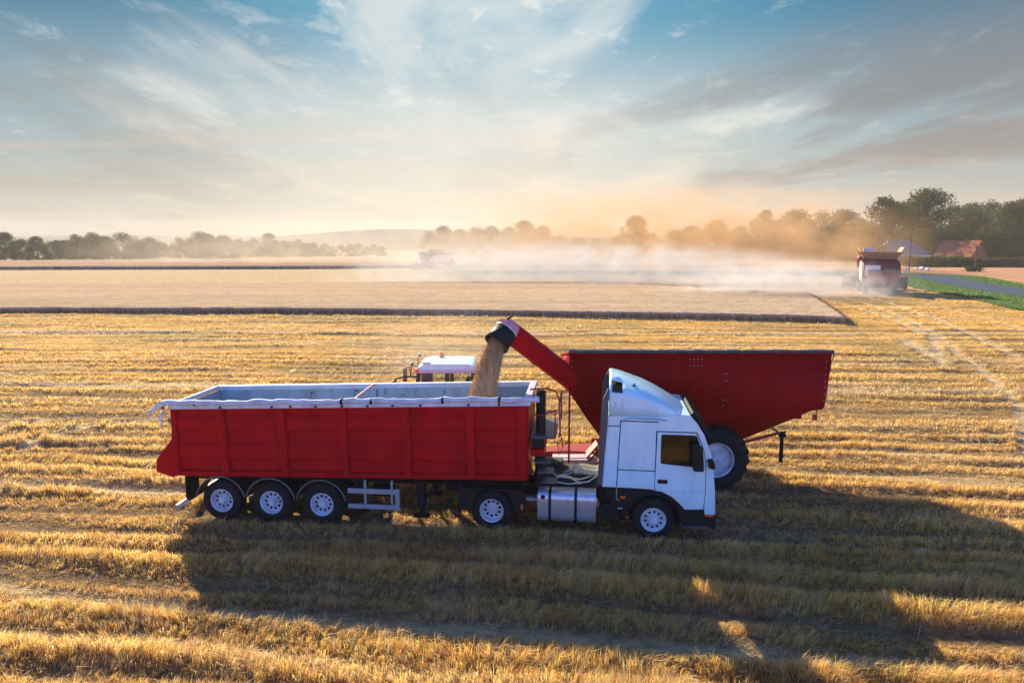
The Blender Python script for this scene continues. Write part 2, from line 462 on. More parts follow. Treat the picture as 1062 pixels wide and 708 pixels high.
def field(x, y):
    """returns colour, stalk density (0..1), stalk height factor, bump"""
    v = rowv(x, y)
    far = sstep(20, 50, y)
    b1 = fbm(v*.95, x*.05+4, 21, 3)          # broad bands along the rows
    b2 = fbm(v*2.6, x*.12, 31, 3)
    spot = fbm(x*.45, y*.8, 41, 4)
    row = .5+.5*np.cos(2*PI*(v*.92+1.1*fbm(x*.10, v*.35, 61, 3)))
    row = row*(.45+.55*fbm(x*.35, v*.6, 63, 2)*1.6)
    wind = np.zeros(x.shape)
    for v0, w, s in WIND:
        br = sstep(.30, .55, fbm(x*.35+v0, v*.9, int(v0*10), 3))
        wind = np.maximum(wind, s*br*np.exp(-((v-v0)/w)**2))
    per = (v/2.9) % 1.0
    wind = np.maximum(wind, .28*far*np.exp(-((per-.5)/.10)**2)*sstep(.45, .6, fbm(x*.25, v*.5, 77, 3)))
    trk = np.zeros(x.shape); edge = np.zeros(x.shape)
    for pts, w, s in TRACKS:
        d = seg_dist(x, y, pts) + .25*(fbm(x*1.3, y*1.3, 51, 3)-.5)
        trk = np.maximum(trk, s*np.exp(-(d/w)**4))
        edge = np.maximum(edge, s*np.exp(-((d-w*1.5)/(w*.6))**2))
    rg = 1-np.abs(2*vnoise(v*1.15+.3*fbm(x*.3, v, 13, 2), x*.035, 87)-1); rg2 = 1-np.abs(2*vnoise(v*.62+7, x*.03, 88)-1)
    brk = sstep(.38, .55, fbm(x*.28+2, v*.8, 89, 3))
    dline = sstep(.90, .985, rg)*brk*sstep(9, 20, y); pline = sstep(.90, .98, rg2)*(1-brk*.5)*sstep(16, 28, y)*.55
    pale = np.clip(np.maximum(np.maximum(wind, trk), pline), 0, 1)
    gap = sstep(.48, .34, b1)*.5 + sstep(.42, .28, b2)*.4 + sstep(.38, .10, row)*.28
    gap = np.clip(gap*(1-pale), 0, 1)
    c = GOLD[None]*(0.78+.5*b2[:, None])
    ol = sstep(.5, .7, fbm(x*.12+9, v*.22, 61, 3))*sstep(24, 36, y)*.55
    c = c*(1-ol[:, None]) + OLIVE[None]*ol[:, None]
    k = (.9*pale)[:, None]; c = c*(1-k) + PALE[None]*k
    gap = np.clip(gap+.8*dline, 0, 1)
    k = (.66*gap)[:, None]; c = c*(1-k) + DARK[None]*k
    # shade between the rows is painted above as dark gaps; straw height follows below
    dens = np.clip(.08+.5*b1+.75*b2+.42*row - .85*trk - .45*gap + .1*edge, .02, 1)
    hgt = np.clip(.12 + 1.05*b1 + .40*row + .35*(spot-.5) - .75*trk - .45*gap + .3*edge, .12, 1.5)
    bump = .10*wind + .24*(b1-.5) + .14*(b2-.5) + .07*(row-.5) - .06*trk + .06*edge*(1-trk) + .06*(spot-.5)
    return c, dens, hgt, bump, trk, wind

def axis(a, b, step, lo, hi, g):
    mid = np.arange(a, b+1e-6, step)
    up = []; s = step; p = b
    while p < hi:
        s *= g; p += s; up.append(min(p, hi))
    dn = []; s = step; p = a
    while p > lo:
        s *= g; p -= s; dn.append(max(p, lo))
    return np.concatenate([dn[::-1], mid, up])

def make_field():
    xs = axis(-46, 50, .26, -1500, 1500, 1.10)
    ys = axis(8, 62, .12, -300, 1600, 1.06)
    X, Y = np.meshgrid(xs, ys)
    x = X.ravel(); y = Y.ravel()
    c, dens, hgt, bump, trk, wind = field(x, y)
    near = sstep(400, 75, y)*sstep(-5, 6, y)
    z = terrain(x, y) + bump*near*sstep(90, 50, y)
    # far bare and cut land: pinkish strips beyond the second crop
    fr = sstep(70, 110, y)[:, None]
    strip = sstep(.42, .6, fbm(y*.035, x*.004, 91, 3))[:, None]
    cf = np.array((.50, .36, .19))[None]*(1-strip) + np.array((.46, .32, .22))[None]*strip
    c = c*(1-fr) + cf*fr
    # soil between the stalks is duller than the straw
    nearf = (sstep(46, 20, y)*sstep(0, 8, y))[:, None]*(1-.8*np.clip(trk+wind, 0, 1))[:, None]*.86
    soil = np.array((.19, .12, .06))[None]*(.7+.6*fbm(x*1.7, y*2.2, 95, 3))[:, None]
    c = c*(1-nearf)+soil*nearf
    nx, ny = len(xs), len(ys)
    idx = np.arange(nx*ny).reshape(ny, nx)
    q = np.stack([idx[:-1, :-1], idx[:-1, 1:], idx[1:, 1:], idx[1:, :-1]], -1).reshape(-1, 4)
    me = np_mesh('field_ground', np.stack([x, y, z], 1), q.ravel(), np.full(len(q), 4), M['ground'], c, True)
    o = link(bpy.data.objects.new('field_ground', me))
    tag(o, 'golden harvested stubble field with pale straw rows and wheel tracks', 'field', kind='structure')
make_field()

# ------------------------------------------------------------------ stalks
KEEP = []   # footprints where nothing stands (filled below): list of (cx, cy, ang, hx, hy)
def stalks(name, label, P, lean, length, width, col, bend=.5, flat=False):
    n = len(P)
    az = RNG.uniform(0, 2*PI, n)
    side = np.stack([np.cos(az), np.sin(az), np.zeros(n)], 1)
    L = length[:, None]
    up = np.array((0, 0, 1.0))[None]
    tip = P + lean*L + up*(L*np.sqrt(np.clip(1-(lean**2).sum(1, keepdims=True), .04, 1)))
    lie = ((lean**2).sum(1, keepdims=True) > .86)
    mid = np.where(lie, (P+tip)*.5+up*L*.04, P + (lean*.35)*L*.55 + up*L*.55)
    w = width[:, None]
    v = np.stack([P-side*w*.5, P+side*w*.5, mid+side*w*.45, mid-side*w*.45, tip], 1).reshape(-1, 3)
    b = (np.arange(n)*5)[:, None]
    f = np.concatenate([b+0, b+1, b+2, b+3, b+3, b+2, b+4], 1).ravel()
    cnt = np.tile([4, 3], n)
    cc = np.repeat(col[:, None, :], 5, 1)
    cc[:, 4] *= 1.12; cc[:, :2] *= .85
    return np_mesh(name, v, f, cnt, M['straw'], np.clip(cc.reshape(-1, 3), 0, 1))

def scatter(n, y0, y1, k=.80, m=2.5):
    """points in the part of the field the photograph looks at"""
    out = []
    tot = 0
    while tot < n:
        y = np.sqrt(RNG.uniform(y0*y0, y1*y1, n)); x = RNG.uniform(-1, 1, n)*(k*y+m)
        out.append((x, y)); tot += n
    x = np.concatenate([a for a, b in out])[:n]; y = np.concatenate([b for a, b in out])[:n]
    return x, y

def clear_of(x, y):
    ok = np.ones(x.shape, bool)
    for cx, cy, a, hx, hy in KEEP:
        c, s = math.cos(a), math.sin(a)
        u = (x-cx)*c+(y-cy)*s; v = -(x-cx)*s+(y-cy)*c
        ok &= ~((np.abs(u) < hx) & (np.abs(v) < hy))
    return ok

def stubble(y0, y1, ntuft, per, wid, hscale, spread):
    x, y = scatter(ntuft, y0, y1)
    c, dens, hgt, bump, trk, wind = field(x, y)
    ok = (RNG.uniform(0, 1, ntuft) < dens) & clear_of(x, y)
    cx_, cy_ = np.array([-85, -42.4, -18.5, 5.3, 22.3, 25.3]), np.array([56.6, 56.4, 56.3, 54.4, 52.6, 51.6])
    ok &= ~((x < 25.3+(y-51.6)*.25) & (y > np.interp(x, cx_, cy_)-.1))
    x, y, c, hgt, bump, trk = x[ok], y[ok], c[ok], hgt[ok], bump[ok], trk[ok]
    n = len(x)
    hgt = hgt*RNG.uniform(.75, 1.25, n)
    # each tuft leans its own way, neighbouring tufts alike
    a = 2*PI*fbm(x*.55, y*.75, 101, 3)*1.6 + .4
    la = .10 + .75*fbm(x*.8, y*.8, 111, 2)
    lean = np.stack([np.cos(a)*la+.12, np.sin(a)*la-.06], 1)
    tint = np.clip(RNG.normal(1, .22, (n, 1)), .45, 1.6)*(1+RNG.normal(0, .05, (n, 3)))
    old = RNG.uniform(0, 1, n) < .16; tint[old] *= np.array([[.48, .42, .42]])
    rep = lambda q: np.repeat(q, per, axis=0)
    X = rep(x)+RNG.normal(0, spread, n*per); Y = rep(y)+RNG.normal(0, spread*.8, n*per)
    _, _, _, bb, _, _ = (None,)*6 if False else (0, 0, 0, rep(bump), 0, 0)
    P = np.stack([X, Y, terrain(X, Y)+bb-.02], 1)
    le = rep(lean)+RNG.normal(0, .30, (n*per, 2))
    mag = np.sqrt((le**2).sum(1, keepdims=True)); le = le/np.maximum(mag/.93, 1)
    lean3 = np.concatenate([le, np.zeros((n*per, 1))], 1)
    ln = hscale*rep(hgt)*RNG.uniform(.55, 1.2, n*per)
    cc = rep(c*tint)*RNG.uniform(.55, 1.75, (n*per, 1))
    pl = RNG.uniform(0, 1, n*per) < .22
    cc[pl] = PALE*RNG.uniform(.8, 1.1, (pl.sum(), 1))
    return P, lean3, ln, wid*RNG.uniform(.7, 1.4, n*per), cc

def loose(y0, y1, n, ln, wid):
    """cut straw lying flat in the swaths and wheel marks"""
    x, y = scatter(n, y0, y1)
    c, dens, hgt, bump, trk, wind = field(x, y)
    ok = (RNG.uniform(0, 1, n) < np.clip(.15+trk+wind, 0, 1)) & clear_of(x, y)
    x, y, bump = x[ok], y[ok], bump[ok]; n = len(x)
    a = RNG.normal(-.1, .7, n)+PI*(RNG.uniform(0, 1, n) < .5)
    lean = np.stack([np.cos(a)*.94, np.sin(a)*.94, np.zeros(n)], 1)
    P = np.stack([x, y, terrain(x, y)+bump+RNG.uniform(0, .05, n)], 1)
    col = PALE[None]*RNG.uniform(.75, 1.15, (n, 1))
    return P, lean, ln*RNG.uniform(.5, 1.3, n), wid*RNG.uniform(.7, 1.4, n), col

# ------------------------------------------------------------------ wheels
def wheel(parent, loc, kind, far=False, label=None):
    e = bpy.data.objects.new('wheel', None); link(e, parent); e.empty_display_size = .3
    e.location = loc
    if far: e.rotation_euler = (0, 0, PI)
    else: e.rotation_euler = (0, random.uniform(0, 2*PI), 0)
    if kind not in WCACHE:
        WCACHE[kind] = build_wheel(kind)
    for nm, me in WCACHE[kind]:
        o = bpy.data.objects.new(nm, me); link(o, e)
    return e
WCACHE = {}
def tyre_profile(R_, W, rim, grooves=4):
    h = W/2
    pr = [(rim, -h*.78), (rim+.02, -h*.95), (rim+(R_-rim)*.35, -h*1.04), (rim+(R_-rim)*.7, -h*1.0), (R_-.035, -h*.90), (R_-.008, -h*.80)]
    for i in range(grooves):
        y = -h*.55 + i*(h*1.1)/(grooves-1)
        pr += [(R_, y-.02), (R_-.018, y-.008), (R_-.018, y+.008), (R_, y+.02)]
    pr += [(R_-.008, h*.80), (R_-.035, h*.90), (rim+(R_-rim)*.7, h), (rim+(R_-rim)*.35, h*1.04), (rim+.02, h*.95), (rim, h*.78)]
    return pr
def build_wheel(kind):
    res = []
    t = MB(); r = MB(); k_ = MB()
    if kind in ('trailer', 'drive', 'steer'):
        R_, W = {'trailer': (.53, .38), 'drive': (.52, .60), 'steer': (.50, .32)}[kind]
        rim = .295
        h = W/2
        t.lathe(tyre_profile(R_, W, rim, 4), 56, closed=True)
        f = -h*.86
        if kind == 'steer':
            pr = [(rim+.012, f-.01), (rim+.004, f-.022), (rim-.02, f-.015), (rim-.035, f+.02), (rim-.05, f+.025)]
            r.lathe(pr, 48)
            r.disc_holes(.145, rim-.05, 10, .032, f+.025, seg=4)
            r.lathe([(.145, f+.025), (.14, f-.015), (.115, f-.02), (.112, f-.075), (.095, f-.10), (.03, f-.11), (.001, f-.11)], 32)
            k_.lathe([(rim-.045, f+.07), (.10, f+.07)], 32)
            for i in range(10):
                a = 2*PI*(i+.5)/10
                r.lathe([(.014, f+.02), (.014, f-.012), (.001, f-.014)], 6, c=(.165*math.cos(a), 0, .165*math.sin(a)))
        else:
            dep = .10 if kind == 'trailer' else .14
            pr = [(rim+.014, f-.012), (rim+.006, f-.026), (rim-.018, f-.02), (rim-.030, f+.02), (rim-.042, f+dep)]
            r.lathe(pr, 48)
            r.disc_holes(.13, rim-.042, 10, .036, f+dep, seg=4)
            k_.lathe([(rim-.040, f+dep+.06), (.10, f+dep+.06)], 32)
            hub = -.015 if kind == 'trailer' else -.0
            r.lathe([(.13, f+dep), (.118, f+dep-.03), (.10, f+dep-.035), (.092, f+hub), (.075, f+hub-.02), (.001, f+hub-.022)], 32)
            for i in range(10):
                a = 2*PI*(i+.5)/10
                r.lathe([(.015, f+dep), (.015, f+dep-.045), (.001, f+dep-.047)], 6, c=(.168*math.cos(a), 0, .168*math.sin(a)))
        me_t = t.mesh('tyre'); me_t.materials.append(M['rubber'])
        me_r = r.mesh('rim'); me_r.materials.append(M['rim_white'] if kind != 'drive' else M['rim_alu'])
        me_k = k_.mesh('dark_rim_backing'); me_k.materials.append(M['frame'])  # black ring stands in for the shade behind the rim holes
        return [('tyre', me_t), ('rim', me_r), ('dark_rim_backing', me_k)]
    # farm tyres with lugs
    R_, W, rim, n, rimmat = {'cart': (.98, .80, .50, 20, 'rim_white'), 'farm_rear': (.98, .70, .48, 22, 'rim_white'), 'farm_front': (.72, .55, .36, 20, 'rim_white'),
                             'comb_front': (.95, .75, .45, 20, 'rim_white'), 'comb_rear': (.62, .45, .30, 18, 'rim_white')}[kind]
    h = W/2
    base = R_-.05
    t.lathe([(rim, -h*.78), (rim+.03, -h*.97), (rim+(base-rim)*.4, -h*1.05), (rim+(base-rim)*.75, -h*1.02), (base-.05, -h*.93), (base, -h*.72), (base+.01, 0),
             (base, h*.72), (base-.05, h*.93), (rim+(base-rim)*.75, h*1.02), (rim+(base-rim)*.4, h*1.05), (rim+.03, h*.97), (rim, h*.78)], 56, closed=True)
    for i in range(n):
        for sgn in (-1, 1):
            a = 2*PI*(i+(.5 if sgn > 0 else 0))/n
            pts = []
            for k in range(5):
                u = k/4
                yy = sgn*(h*1.0*u + .02*(1-u)); aa = a - .20*u
                rr = base+.0 if u < .8 else base-.06*(u-.8)/.2
                pts.append((yy, aa, rr))
            vs = []
            for yy, aa, rr in pts:
                for da, dr in ((-.026, -.02), (-.020, .05), (.020, .05), (.026, -.02)):
                    vs.append(((rr+dr)*math.cos(aa+da), yy, (rr+dr)*math.sin(aa+da)))
            fs = [(0, 1, 2, 3), (19, 18, 17, 16)]
            for k in range(4):
                for q in range(4):
                    q2 = (q+1) % 4
                    fs.append((k*4+q, k*4+q2, k*4+4+q2, k*4+4+q))
            t.add(vs, fs)
    f = -h*.86
    r.lathe([(rim+.02, f-.015), (rim+.008, f-.035), (rim-.03, f-.02), (rim-.06, f+.05), (rim-.07, f+.12), (.24, f+.09), (.22, f+.05), (.14, f+.045), (.13, f-.02), (.001, f-.03)], 48)
    r.lathe([(rim+.02, f-.015), (rim+.01, h*.8), (rim-.05, h*.8), (rim-.05, f+.15)], 40)
    for i in range(8):
        a = 2*PI*i/8
        r.lathe([(.018, f+.06), (.018, f+.025), (.001, f+.023)], 6, c=(.18*math.cos(a), 0, .18*math.sin(a)))
    me_t = t.mesh('tyre', 30); me_t.materials.append(M['rubber'])
    me_r = r.mesh('rim'); me_r.materials.append(M[rimmat])
    return [('tyre', me_t), ('rim', me_r)]

# ------------------------------------------------------------------ tipper trailer
TRL = thing('tipper_trailer', 'long red ribbed tipper trailer with pale lining, tarp roll and three axles', 'trailer', (-6.10, 18.12, 0), R(-6))
def zb(x): return 1.20 + .0225*(x+2.58)
def zt(x): return 2.96 + .0345*(x+2.58)
PROF = [(0, 0), (.225, 0), (.245, .07), (.42, .07), (.48, 0), (.655, 0), (.675, .07), (.83, .07), (.89, 0), (1, 0)]
def tub_side(sg):
    m = MB()
    x0, x1 = -2.56, 6.64
    vs = []
    for x in (x0, x1):
        for t, o in PROF:
            vs.append((x, sg*(1.15+o), zb(x)+t*(zt(x)-zb(x))))
        vs.append((x, sg*1.10, zt(x))); vs.append((x, sg*1.10, zb(x)))
    n = len(PROF)+2
    fs = [tuple(range(n)), tuple(range(2*n-1, n-1, -1))]
    for i in range(n):
        j = (i+1) % n
        fs.append((i, i+n, j+n, j))
    return m.add(vs, fs)
tub_side(-1).build('side_panel', M['red'], TRL, smooth=20)
tub_side(1).build('side_panel', M['red'], TRL, smooth=20)
RIBS = [(-2.58, -2.42, -2.58, -2.40), (-1.35, -1.10, -1.27, -1.04), (.25, .49, .34, .56), (1.87, 2.10, 1.95, 2.15), (3.48, 3.72, 3.55, 3.77), (5.09, 5.34, 5.15, 5.38), (6.36, 6.64, 6.40, 6.64)]
for a, b, c, d in RIBS:
    for sg in (-1, 1):
        m = MB(); y0, y1 = sg*1.13, sg*1.285
        vs = [(c, y0, zb(c)), (d, y0, zb(d)), (b, y0, zt(b)-.02), (a, y0, zt(a)-.02), (c+.02, y1, zb(c)), (d-.02, y1, zb(d)), (b-.02, y1, zt(b)-.02), (a+.02, y1, zt(a)-.02)]
        m.add(vs, [(0, 1, 2, 3), (7, 6, 5, 4), (0, 4, 5, 1), (1, 5, 6, 2), (2, 6, 7, 3), (3, 7, 4, 0)])
        m.build('rib', M['red'], TRL, bevel=.012)
for sg in (-1, 1):   # sill below and rail above
    m = MB(); y0, y1 = sorted((sg*1.10, sg*1.245))
    m.add([(x, y, zb(x)+dz) for x in (-2.56, 6.66) for y, dz in ((y0, -.03), (y1, -.03), (y1, .10), (y0, .10))],
          [(0, 1, 2, 3), (7, 6, 5, 4), (0, 4, 5, 1), (1, 5, 6, 2), (2, 6, 7, 3), (3, 7, 4, 0)])
    m.build('sill', M['red'], TRL, bevel=.01)
    m = MB(); y0, y1 = sorted((sg*1.085, sg*1.275))
    m.add([(x, y, zt(x)+dz) for x in (-2.60, 6.72) for y, dz in ((y0, -.018), (y1, -.018), (y1, .11), (y0, .11))],
          [(0, 1, 2, 3), (7, 6, 5, 4), (0, 4, 5, 1), (1, 5, 6, 2), (2, 6, 7, 3), (3, 7, 4, 0)])
    m.build('top_rail', M['tarp'], TRL, bevel=.015)
    m = MB(); y = sg*1.095   # pale inside sheet
    m.add([(-2.5, y, zb(-2.5)+.06), (6.6, y, zb(6.6)+.06), (6.6, y, zt(6.6)-.01), (-2.5, y, zt(-2.5)-.01)], [(0, 1, 2, 3)])
    m.build('lining', M['lining'], TRL, smooth=0)
    for x in (-1.2, .35, 1.95, 3.6, 5.2):
        m = MB(); m.box(x-.012, x+.012, min(y, y-sg*.012), max(y, y-sg*.012), zb(x)+.1, zt(x)-.03); m.build('weld_seam', M['lining'], TRL)
for x, z, w, h in ((.2, -.11, .10, .04), (.21, -.2, .02, .14), (1.52, -.08, .10, .05), (1.50, -.2, .018, .2), (2.15, -.16, .03, .22), (2.4, -.1, .02, .2), (2.9, -.22, .05, .03), (-.9, -.3, .3, .02), (3.3, -.3, .16, .03), (4.1, -.14, .03, .12)):
    m = MB(); m.box(x, x+w, 1.083, 1.0935, zt(x)+z-h/2, zt(x)+z+h/2); m.build('rust_patch', M['rust'], TRL)
m = MB(); m.add([(-2.5, -1.1, zb(-2.5)+.05), (6.6, -1.1, zb(6.6)+.05), (6.6, 1.1, zb(6.6)+.05), (-2.5, 1.1, zb(-2.5)+.05)], [(0, 1, 2, 3)])
m.build('floor', M['lining'], TRL, smooth=0)
m = MB(); m.box(6.60, 6.66, -1.16, 1.16, zb(6.6), zt(6.6)+.02); m.build('front_wall', M['red'], TRL)
m = MB(); m.box(6.54, 6.72, -1.08, 1.08, zt(6.6)+.03, zt(6.6)+.13); m.build('front_rail', M['lilac'], TRL, bevel=.02)
m = MB(); m.box(6.585, 6.597, -1.08, 1.08, zb(6.6)+.06, zt(6.6)+.02); m.build('front_lining', M['lining'], TRL)
# tailgate and its projecting side cheeks
for sg in (-1, 1):
    m = MB(); m.prism([(-2.56, 2.95), (-2.64, 2.10), (-3.10, 1.57), (-3.12, 1.24), (-2.66, 1.10), (-2.54, 1.18)], min(sg*1.12, sg*1.19), max(sg*1.12, sg*1.19))
    m.build('tailgate_cheek', M['red'], TRL, bevel=.012)
m = MB()
for (xa, za), (xb, zb_) in (((-2.57, 2.93), (-2.65, 2.10)), ((-2.65, 2.10), (-3.08, 1.58)), ((-3.08, 1.58), (-3.09, 1.26)), ((-3.09, 1.26), (-2.62, 1.13))):
    m.obox((xa, 0, za), (xb, 0, zb_), 2.26, .05)
m.build('tailgate', M['red'], TRL)
m = MB(); m.add([(-2.515, -1.1, zb(-2.5)+.05), (-2.515, 1.1, zb(-2.5)+.05), (-2.515, 1.1, 2.95), (-2.515, -1.1, 2.95)], [(0, 1, 2, 3)]); m.box(-2.57, -2.518, -1.12, 1.12, 1.3, 2.94); m.build('tailgate_lining', M['lining'], TRL, smooth=0)
m = MB(); m.tube([(-2.60, -1.1, 3.02), (-2.60, 1.1, 3.02)], .06); m.build('rear_rail', M['tarp'], TRL)
# rolled tarpaulin on the near side
pts = []; rs = []
for i in range(60):
    x = -2.78 + i*(6.92+2.78)/59
    pts.append((x, -1.265+.02*math.sin(i*.9), zt(x)+.145+.012*math.sin(i*1.7)+.014*math.sin(i*.43)))
    rs.append(.066+.010*math.sin(i*1.3)+.008*math.sin(i*3.1))
m = MB(); m.tube(pts, rs, 12); roll = m.build('tarp_roll', M['tarp'], TRL)
for x in (-1.87, 2.0, 2.76, 4.56, 5.96):
    m = MB(); m.lathe([(.080, -.03), (.086, -.02), (.086, .02), (.080, .03)], 16)
    o = m.build('strap', M['black'], roll, loc=(x, -1.265, zt(x)+.145), rot=(0, 0, PI/2))
for x in (-2.75, -1.2, .17, .66, 1.32, 2.0, 2.66, 3.3, 4.0, 5.2, 5.95):
    m = MB(); m.box(x-.03, x+.03, -1.30, -1.272, zt(x)+.0, zt(x)+.05); m.build('hook', M['black'], TRL, bevel=.006)
# torn end of the tarp
m = MB()
for k in range(7):
    x0 = -2.80-.03*k; a = random.uniform(-.3, .3)
    px, py, pz = -2.72, -1.27, zt(-2.7)+.17
    path = [(px, py+.03*(k-3), pz+random.uniform(-.04, .06))]
    for j in range(4):
        path.append((path[-1][0]-random.uniform(.04, .14)*(1 if k < 4 else .5), path[-1][1]+random.uniform(-.04, .04), path[-1][2]-random.uniform(-.02, .16)*(1+.2*k)))
    w = random.uniform(.03, .07)
    for a_, b_ in zip(path[:-1], path[1:]):
        m.obox(a_, b_, w, .012, (0, 1, .4)); w *= .85
m.build('torn_tarp_end', M['tarp'], TRL)
m = MB(); m.tube([(2.17, -1.1, zt(2.1)+.09), (2.13, 0, zt(2.1)+.10), (2.08, 1.1, zt(2.1)+.09)], .032, 8); m.build('cross_bar', M['pink'], TRL)
# chassis
for sg in (-1, 1):
    m = MB(); m.obox((-2.5, sg*.48, .98), (6.3, sg*.48, 1.10), .10, .26); m.build('chassis_rail', M['frame'], TRL, bevel=.01)
m = MB()
for x in (-2.2, -.7, .7, 2.1, 3.6, 5.2): m.box(x-.05, x+.05, -.48, .48, .92+.013*(x+2), 1.06+.013*(x+2))
m.box(-2.5, 6.5, -1.0, 1.0, 1.155, 1.175)
m.build('cross_member', M['frame'], TRL)
for ax in (-1.35, 0, 1.35):
    m = MB(); m.tube([(ax, -1.0, .53), (ax, 1.0, .53)], .075); m.obox((ax-.5, -.55, .62), (ax+.4, -.55, .70), .1, .06); m.obox((ax-.5, .55, .62), (ax+.4, .55, .70), .1, .06)
    m.build('axle', M['frame'], TRL)
    for sg in (-1, 1):
        wheel(TRL, (ax, sg*1.03, .53), 'trailer', sg > 0)
        m = MB(); m.lathe([(.64, -.21), (.655, -.225), (.675, -.225), (.675, .21), (.64, .21)], 28, closed=True, a0=R(12), a1=R(168))
        f = m.build('fender', M['black'], TRL, loc=(ax, sg*1.03, .53))
        m = MB(); m.lathe([(.650, -.232), (.668, -.240), (.680, -.232), (.680, -.226)], 28, closed=True, a0=R(12), a1=R(168))
        m.build('edge_trim', M['trim'], f)
for y0, y1 in ((-1.18, -.62), (.62, 1.18)):
    m = MB(); m.box(-2.35, -2.30, y0, y1, .45, 1.14); m.build('mudflap', M['black'], TRL)
m = MB(); m.obox((-2.30, -1.15, .50), (-2.62, -1.15, .28), .10, .07, (0, 1, 0)); m.obox((-2.30, 1.15, .50), (-2.62, 1.15, .28), .10, .07, (0, 1, 0)); m.box(-2.66, -2.58, -1.2, 1.2, .25, .36); m.build('underrun_bar', M['galv'], TRL, bevel=.01)
for sg in (-1, 1):
    m = MB(); y0, y1 = sorted((sg*1.15, sg*1.20))
    m.box(2.04, 3.40, y0, y1, .86, .99); m.box(2.04, 3.40, y0, y1, .46, .58); m.box(3.28, 3.40, y0-.002, y1+.002, .44, 1.01)
    m.box(2.45, 2.51, sorted((sg*1.08, sg*1.145))[0], sorted((sg*1.08, sg*1.145))[1], .46, 1.2); m.box(3.15, 3.21, sorted((sg*1.08, sg*1.145))[0], sorted((sg*1.08, sg*1.145))[1], .46, 1.2)
    m.build('side_guard', M['galv'], TRL, bevel=.008)
    m = MB(); y0, y1 = sorted((sg*.72, sg*.92))
    m.box(3.78, 3.98, y0, y1, .45, 1.25); m.box(3.82, 3.94, y0+.03, y1-.03, .22, .5); m.box(3.68, 4.08, y0-.03, y1+.03, .17, .22); m.obox((3.88, sg*.82, .6), (4.5, sg*.5, 1.05), .06, .06)
    m.build('landing_leg', M['frame'], TRL, bevel=.01)
m = MB(); m.tube([(2.6, -.75, .82), (3.12, -.75, .82)], .17, 18); m.build('air_tank', M['frame'], TRL)
# front platform, ram and railing ahead of the front wall
m = MB(); m.box(6.70, 7.05, -1.12, 1.1, 1.98, 2.14); m.build('platform_beam', M['red'], TRL, bevel=.01)
m = MB(); m.prism([(6.70, 2.36), (7.30, 2.36), (7.34, 2.42), (6.70, 2.42)], -.95, .9); m.build('platform', M['dark_blue'], TRL)
m = MB(); m.box(6.74, 7.04, -.95, .9, 2.14, 2.36); m.build('platform_support', M['black'], TRL)
m = MB(); m.tube([(6.93, -.62, 2.42), (6.93, -.62, 3.50)], .125, 18); m.tube([(6.93, -.62, 3.50), (6.93, -.62, 3.53)], .09, 14); m.tube([(6.93, -.62, 1.0), (6.93, -.62, 2.14)], .14, 16)
m.build('tipping_ram', M['black'], TRL)
m = MB()
yy = -.92
m.tube([(6.68, yy, 3.60), (7.10, yy, 3.64), (7.32, yy, 3.56), (7.40, yy, 3.36), (7.43, yy, 2.55), (7.40, yy, 2.40)], .022, 8)
m.tube([(6.70, yy, 2.95), (7.0, yy, 2.97), (7.38, yy, 3.12)], .018, 8)
m.tube([(7.30, yy, 3.10), (7.31, yy, 2.42)], .018, 8)
m.tube([(7.43, yy, 2.55), (7.50, yy, 2.2), (7.42, yy, 1.95), (7.36, yy, 2.3)], .016, 8)
m.tube([(7.40, yy, 3.2), (7.40, .85, 3.2), (7.40, .85, 2.42)], .02, 8)
m.build('guard_rail', M['frame_red'], TRL)
for k in range(4):
    m = MB(); m.box(6.78+.10*k, 7.2+.08*k, -1.0, -.62, 1.75-.26*k, 1.79-.26*k); m.build('step', M['dark_blue'], TRL)

# ------------------------------------------------------------------ truck
TRC = thing('truck', 'white cab-over truck with tall roof deflector and alloy fuel tank', 'truck', (-.36, 17.56, 0), R(-7.5))
body = [(2.74, 1.28), (2.86, 3.05), (4.05, 3.07), (4.62, 3.13), (4.78, 3.12), (4.95, 2.93), (5.12, 2.66), (5.33, 2.10), (5.42, 1.28), (5.41, .84), (4.73, .80), (4.60, .94), (4.42, 1.10), (4.20, 1.21), (3.9, 1.27), (3.4, 1.28)]
win = rounded([(4.14, 2.63), (4.93, 2.63), (5.03, 2.36), (5.02, 1.89), (4.14, 1.95)], .05, 4)
# shell: two sides with window openings, bridged round the outline
def cab_shell():
    m = MB()
    for sg in (-1, 1):
        s_ = poly_hole(body, win, sg*1.18, sg*1.14); m.add(s_.v, s_.f)
    n = len(body)
    for i in range(n):
        j = (i+1) % n
        a, b = body[i], body[j]
        if a == (5.12, 2.66) and b == (5.33, 2.10): continue
        # rounded shoulder between side and roof, front and rear
        m.add([(a[0], -1.18, a[1]), (a[0], 1.18, a[1]), (b[0], 1.18, b[1]), (b[0], -1.18, b[1])], [(0, 1, 2, 3)])
    return m
cab = cab_shell().build('cab', M['white'], TRC, smooth=30)
m = MB()
m.add([(5.10, -1.05, 2.62), (5.10, 1.05, 2.62), (5.325, 1.1, 2.06), (5.325, -1.1, 2.06)], [(0, 1, 2, 3)])
m.build('windscreen', M['glass'], TRC, smooth=0)
door = [(4.03, 2.70), (4.93, 2.70), (5.11, 2.30), (5.17, 1.95), (5.19, 1.26), (5.155, .84), (4.76, .84), (4.66, .95), (4.46, 1.13), (4.24, 1.245), (4.0, 1.30)]
